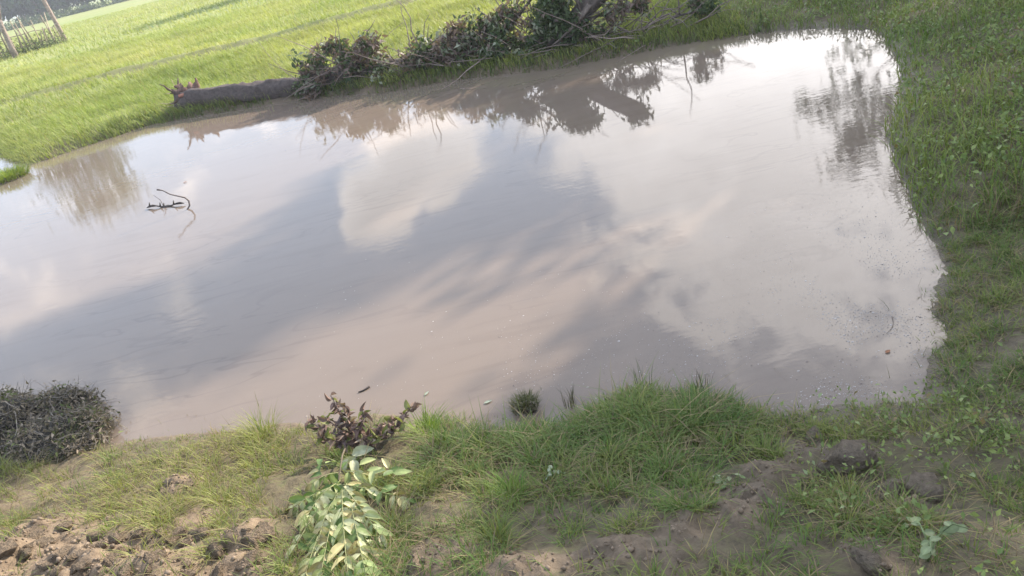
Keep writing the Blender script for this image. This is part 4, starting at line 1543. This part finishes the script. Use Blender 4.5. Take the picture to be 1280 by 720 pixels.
small_twig(1115, 396, 1108, 418, 0.0017, 'short dark twig floating near the right bank', (0.15, 0.12, 0.105), 0.1)
small_twig(462, 484, 448, 491, 0.006, 'dark bit of stick floating by the near left shore', (0.06, 0.05, 0.045), 0.1)


def floating_leaf(px, py, s, rot, me, label):
    c = flat(px, py)
    o = bpy.data.objects.new('floating_leaf', me)
    COL.objects.link(o)
    o.location = (c[0], c[1], 0.004)
    o.rotation_euler = (0, 0, rot)
    o.scale = (s, s, s)
    tag(o, label, 'leaf')


FL = leaflet_mesh('floating_leaf', 0.03, 0.017, -0.04, 0.25, 71, M_DRY, (0.30, 0.15, 0.09))
floating_leaf(1107, 442, 1.0, 0.4, FL, 'small reddish brown leaf floating near the right bank')
FLP = leaflet_mesh('floating_leaf', 0.045, 0.018, -0.04, 0.25, 72, M_PALE, (0.30, 0.33, 0.25))
floating_leaf(605, 505, 1.0, 0.2, FLP, 'pale leaf floating off the near shore left of the grass islet')
floating_leaf(531, 495, 0.8, 0.9, FLP, 'thin pale leaf floating above the withered brown branch')
floating_leaf(229, 229, 1.6, 0.3, FL, 'tiny dark leaf floating above the drowned curved branch')


def flecks():
    """foam bits, seeds and husks drifting on the surface"""
    r = np.random.default_rng(33)
    n = 8200
    px = np.concatenate([r.normal(1080, 62, 5600), r.uniform(620, 1180, 1700), r.uniform(380, 1150, 900)])
    py = np.concatenate([r.normal(410, 75, 5600), r.normal(470, 45, 1700), r.normal(440, 60, 900)])
    P = np.array([flat(a, b) for a, b in zip(px, py)])
    d = sdf(P[:, 0], P[:, 1])
    clump = fbm(P[:, 0] * 4, P[:, 1] * 4, 5, 3)
    ok = (d < -0.02) & (r.random(n) < sstep(0.3, 0.65, clump))
    P = P[ok]; n = len(P)
    s = r.uniform(0.0012, 0.0038, n) * np.where(r.random(n) < 0.07, 1.9, 1)
    el = r.uniform(0.45, 1.0, n); an = r.normal(0.3, 0.6, n)
    th = np.linspace(0, 2 * np.pi, 6, endpoint=False)
    lx = np.cos(th)[None] * s[:, None]; ly = np.sin(th)[None] * (s * el)[:, None]
    ca, sa = np.cos(an)[:, None], np.sin(an)[:, None]
    X = P[:, :1] + lx * ca - ly * sa; Y = P[:, 1:] + lx * sa + ly * ca
    ring = np.stack([X, Y, np.full_like(X, 0.0006)], -1)
    top = np.stack([P[:, 0], P[:, 1], 0.0012 + s * 0.45], -1)[:, None]
    V = np.concatenate([ring, top], 1).reshape(-1, 3)
    b = np.arange(n)[:, None] * 7
    T = np.vstack([b + np.array([[k, (k + 1) % 6, 6]]) for k in range(6)])
    k = r.random(n)
    col = mixc((0.32, 0.27, 0.235), (0.5, 0.46, 0.43), r.random(n))
    col[k < 0.16] = (0.17, 0.135, 0.115)
    o = mesh_np('floating_flecks', V, [T], M_FLECK, None, np.repeat(col, 7, axis=0), True, 'stuff')
    tag(o, 'pale and dark husks and foam flecks drifting towards the right shore', 'debris')


flecks()


def shallow_stems():
    """drowned grass stems standing in the shallows along the near shore"""
    r = np.random.default_rng(44)
    n = 5000
    x = r.uniform(-3.2, 2.4, n); y = r.uniform(2.2, 4.4, n)
    d = sdf(x, y)
    cl_ = fbm(x * 3.5, y * 3.5, 12, 3)
    ok = (d < 0.0) & (d > -0.32) & (r.random(n) < 0.5 * sstep(0.42, 0.7, cl_) * np.exp(d / 0.12))
    x, y = x[ok], y[ok]
    n = len(x)
    col = mixc((0.10, 0.11, 0.05), (0.26, 0.22, 0.11), r.random(n))
    V, P, C = blades_np(np.stack([x, y, np.full(n, -0.03)], 1), r.uniform(0, 6.28, n), r.uniform(0.05, 0.13, n), r.uniform(0.0018, 0.0035, n), r.uniform(0.1, 1.2, n), col, 3)
    tag(mesh_np('shallow_stems', V, P, M_GRASS, None, C, False, 'stuff'), 'thin drowned grass stems poking from the shallow water along the near shore', 'grass')


shallow_stems()

# ------------------------------------------------------------------ small separate plants
def tuft(name, px, py, n, h, spread, label, seed, greens=(G_LUSH, G_YEL), mud=True, w=0.0035, z=None, bend=(0.3, 1.3)):
    r = np.random.default_rng(seed)
    p = hit(px, py) if z is None else Vector((*flat(px, py, z), z))
    t = empty(name, p, label, 'grass tuft' if 'tuft' in name or 'islet' in name else 'plant')
    rad = spread * np.sqrt(r.random(n)); a = r.uniform(0, 6.28, n)
    root = np.stack([rad * np.cos(a), rad * np.sin(a), np.full(n, 0.0)], 1)
    if mud:
        root[:, 2] = 0.03 * np.sqrt(np.maximum(0, 1 - (rad / spread) ** 2))
        V, F = clod_mesh(seed, 2)
        V = V * np.array([spread * 1.05, spread * 0.9, 0.04])
        mesh_np('root_clump', V, [F], M_CLOD, t, np.tile(np.array((0.07, 0.055, 0.045)), (len(V), 1)), True)
    head = a + r.normal(0, 0.7, n)
    V, P, C = blades_np(root, head, r.uniform(0.5, 1.2, n) * h, r.uniform(0.7, 1.2, n) * w, r.uniform(*bend, n), mixc(*greens, r.random(n)), 3)
    mesh_np('blades', V, P, M_GRASS, t, C, False, 'stuff')


tuft('grass_islet', 658, 512, 420, 0.055, 0.065, 'small clump of grass standing alone in the water off the near shore', 81, ((0.06, 0.075, 0.03), (0.16, 0.15, 0.07)), True, 0.003, 0.0)
tuft('sprouting_stems', 714, 506, 26, 0.11, 0.035, 'thin dark sprouts rising from the water right of the grass islet', 82, ((0.06, 0.07, 0.035), (0.12, 0.10, 0.07)), False, 0.004, 0.0, (0.05, 0.35))
tuft('sprouting_stems', 880, 486, 14, 0.10, 0.05, 'dark bare sprouts behind the lush near grass', 83, ((0.07, 0.065, 0.045), (0.12, 0.10, 0.08)), False, 0.004, 0.0, (0.05, 0.4))
tuft('sprouting_stems', 805, 486, 20, 0.13, 0.06, 'slender green sprouts in the shallows left of the dark ones', 84, ((0.06, 0.09, 0.035), (0.11, 0.14, 0.05)), False, 0.003, 0.0, (0.05, 0.4))
tuft('grass_tuft', 640, 622, 150, 0.10, 0.05, 'bright grass tuft on bare mud below the lush grass', 85, ((0.09, 0.18, 0.04), (0.2, 0.26, 0.06)), False)
tuft('grass_tuft', 618, 680, 190, 0.09, 0.05, 'small grass tuft on bare mud at the bottom centre', 86, (G_LUSH, G_YEL), False)
tuft('grass_tuft', 330, 548, 160, 0.16, 0.07, 'tall sunlit grass tuft left of the withered brown branch', 87, ((0.16, 0.21, 0.05), (0.30, 0.29, 0.10)), False)
tuft('grass_tuft', 535, 545, 240, 0.13, 0.07, 'bright sunlit grass tuft right of the withered brown branch', 88, ((0.13, 0.22, 0.04), (0.24, 0.29, 0.07)), False)
tuft('grass_tuft', 85, 562, 120, 0.15, 0.05, 'arching grass tuft in front of the dark brush heaps', 89, ((0.09, 0.14, 0.04), (0.2, 0.22, 0.08)), False)
tuft('grass_tuft', 10, 224, 700, 0.16, 0.32, 'round grassy islet in the water at the left edge', 90, ((0.13, 0.22, 0.035), (0.29, 0.31, 0.08)), True, 0.011, 0.0)


def broadleaf(px, py, label, seed, n, size, reach, cols, h=0.1):
    r = np.random.default_rng(seed)
    p = hit(px, py)
    t = empty('broadleaf_plant', p, label, 'plant')
    ms = [leaflet_mesh('leaf', size, size * 0.72, 0.15, 0.25, seed + k, M_LEAF, c) for k, c in enumerate(cols)]
    nst = 3
    for k in range(nst):
        a = -0.3 + k * 2.3 + r.normal(0, 0.2)
        e = Vector((math.cos(a) * reach, math.sin(a) * reach * 0.5, h * r.uniform(0.5, 1.0)))
        pts = [Vector((0, 0, -0.01)), Vector((e.x * 0.2, e.y * 0.2, h * 0.8)), Vector((e.x * 0.6, e.y * 0.6, h * 1.1)), e]
        g = Geo()
        g.tube([tuple(q) for q in pts], [0.003, 0.0026, 0.0022, 0.0014], 5, (0.22, 0.27, 0.13))
        st = g.build('stem', M_TWIG, t, True)
        for j in range(n):
            s = (j + 1) / n * 2.999
            i = int(s)
            q = pts[i].lerp(pts[i + 1], s - i)
            dv = Vector((r.normal(), r.normal(), r.uniform(-0.3, 0.2)))
            place(ms[r.integers(0, len(ms))], st, q, dv, Vector((r.normal(0, .3), r.normal(0, .3), 1)), r.uniform(0.5, 1.1))


broadleaf(1160, 700, 'pale broad leaved seedling at the bottom right edge', 201, 5, 0.045, 0.11, [(0.19, 0.23, 0.12), (0.14, 0.19, 0.085), (0.22, 0.26, 0.14)], 0.1)
broadleaf(905, 610, 'small pale leaved weed beside the churned mud', 202, 4, 0.025, 0.06, [(0.24, 0.27, 0.15), (0.17, 0.22, 0.09)], 0.05)
broadleaf(692, 602, 'small silvery leaved weed in the middle of the near grass', 203, 3, 0.026, 0.05, [(0.22, 0.26, 0.16), (0.3, 0.33, 0.22)], 0.05)

# ------------------------------------------------------------------ hazy air
def haze():
    m, t = new_mat('air')
    v = t.n('ShaderNodeVolumePrincipled')
    v.inputs['Color'].default_value = (0.86, 0.90, 0.97, 1)
    v.inputs['Density'].default_value = HAZE
    v.inputs['Anisotropy'].default_value = 0.35
    o = t.n('ShaderNodeOutputMaterial')
    t.l(v, 0, o, 'Volume')
    x0, x1, y0, y1, z0, z1 = -2600, 2600, -400, 4300, -2, 16
    V = [(x, y, z) for z in (z0, z1) for x, y in ((x0, y0), (x1, y0), (x1, y1), (x0, y1))]
    q = np.array([(3, 2, 1, 0), (4, 5, 6, 7), (0, 1, 5, 4), (1, 2, 6, 5), (2, 3, 7, 6), (3, 0, 4, 7)])
    h = mesh_np('haze', V, [q], m, None, None, False, 'stuff')
    tag(h, 'thin pale haze in the air over pond and meadow', 'haze')


HAZE = 0.0014
haze()
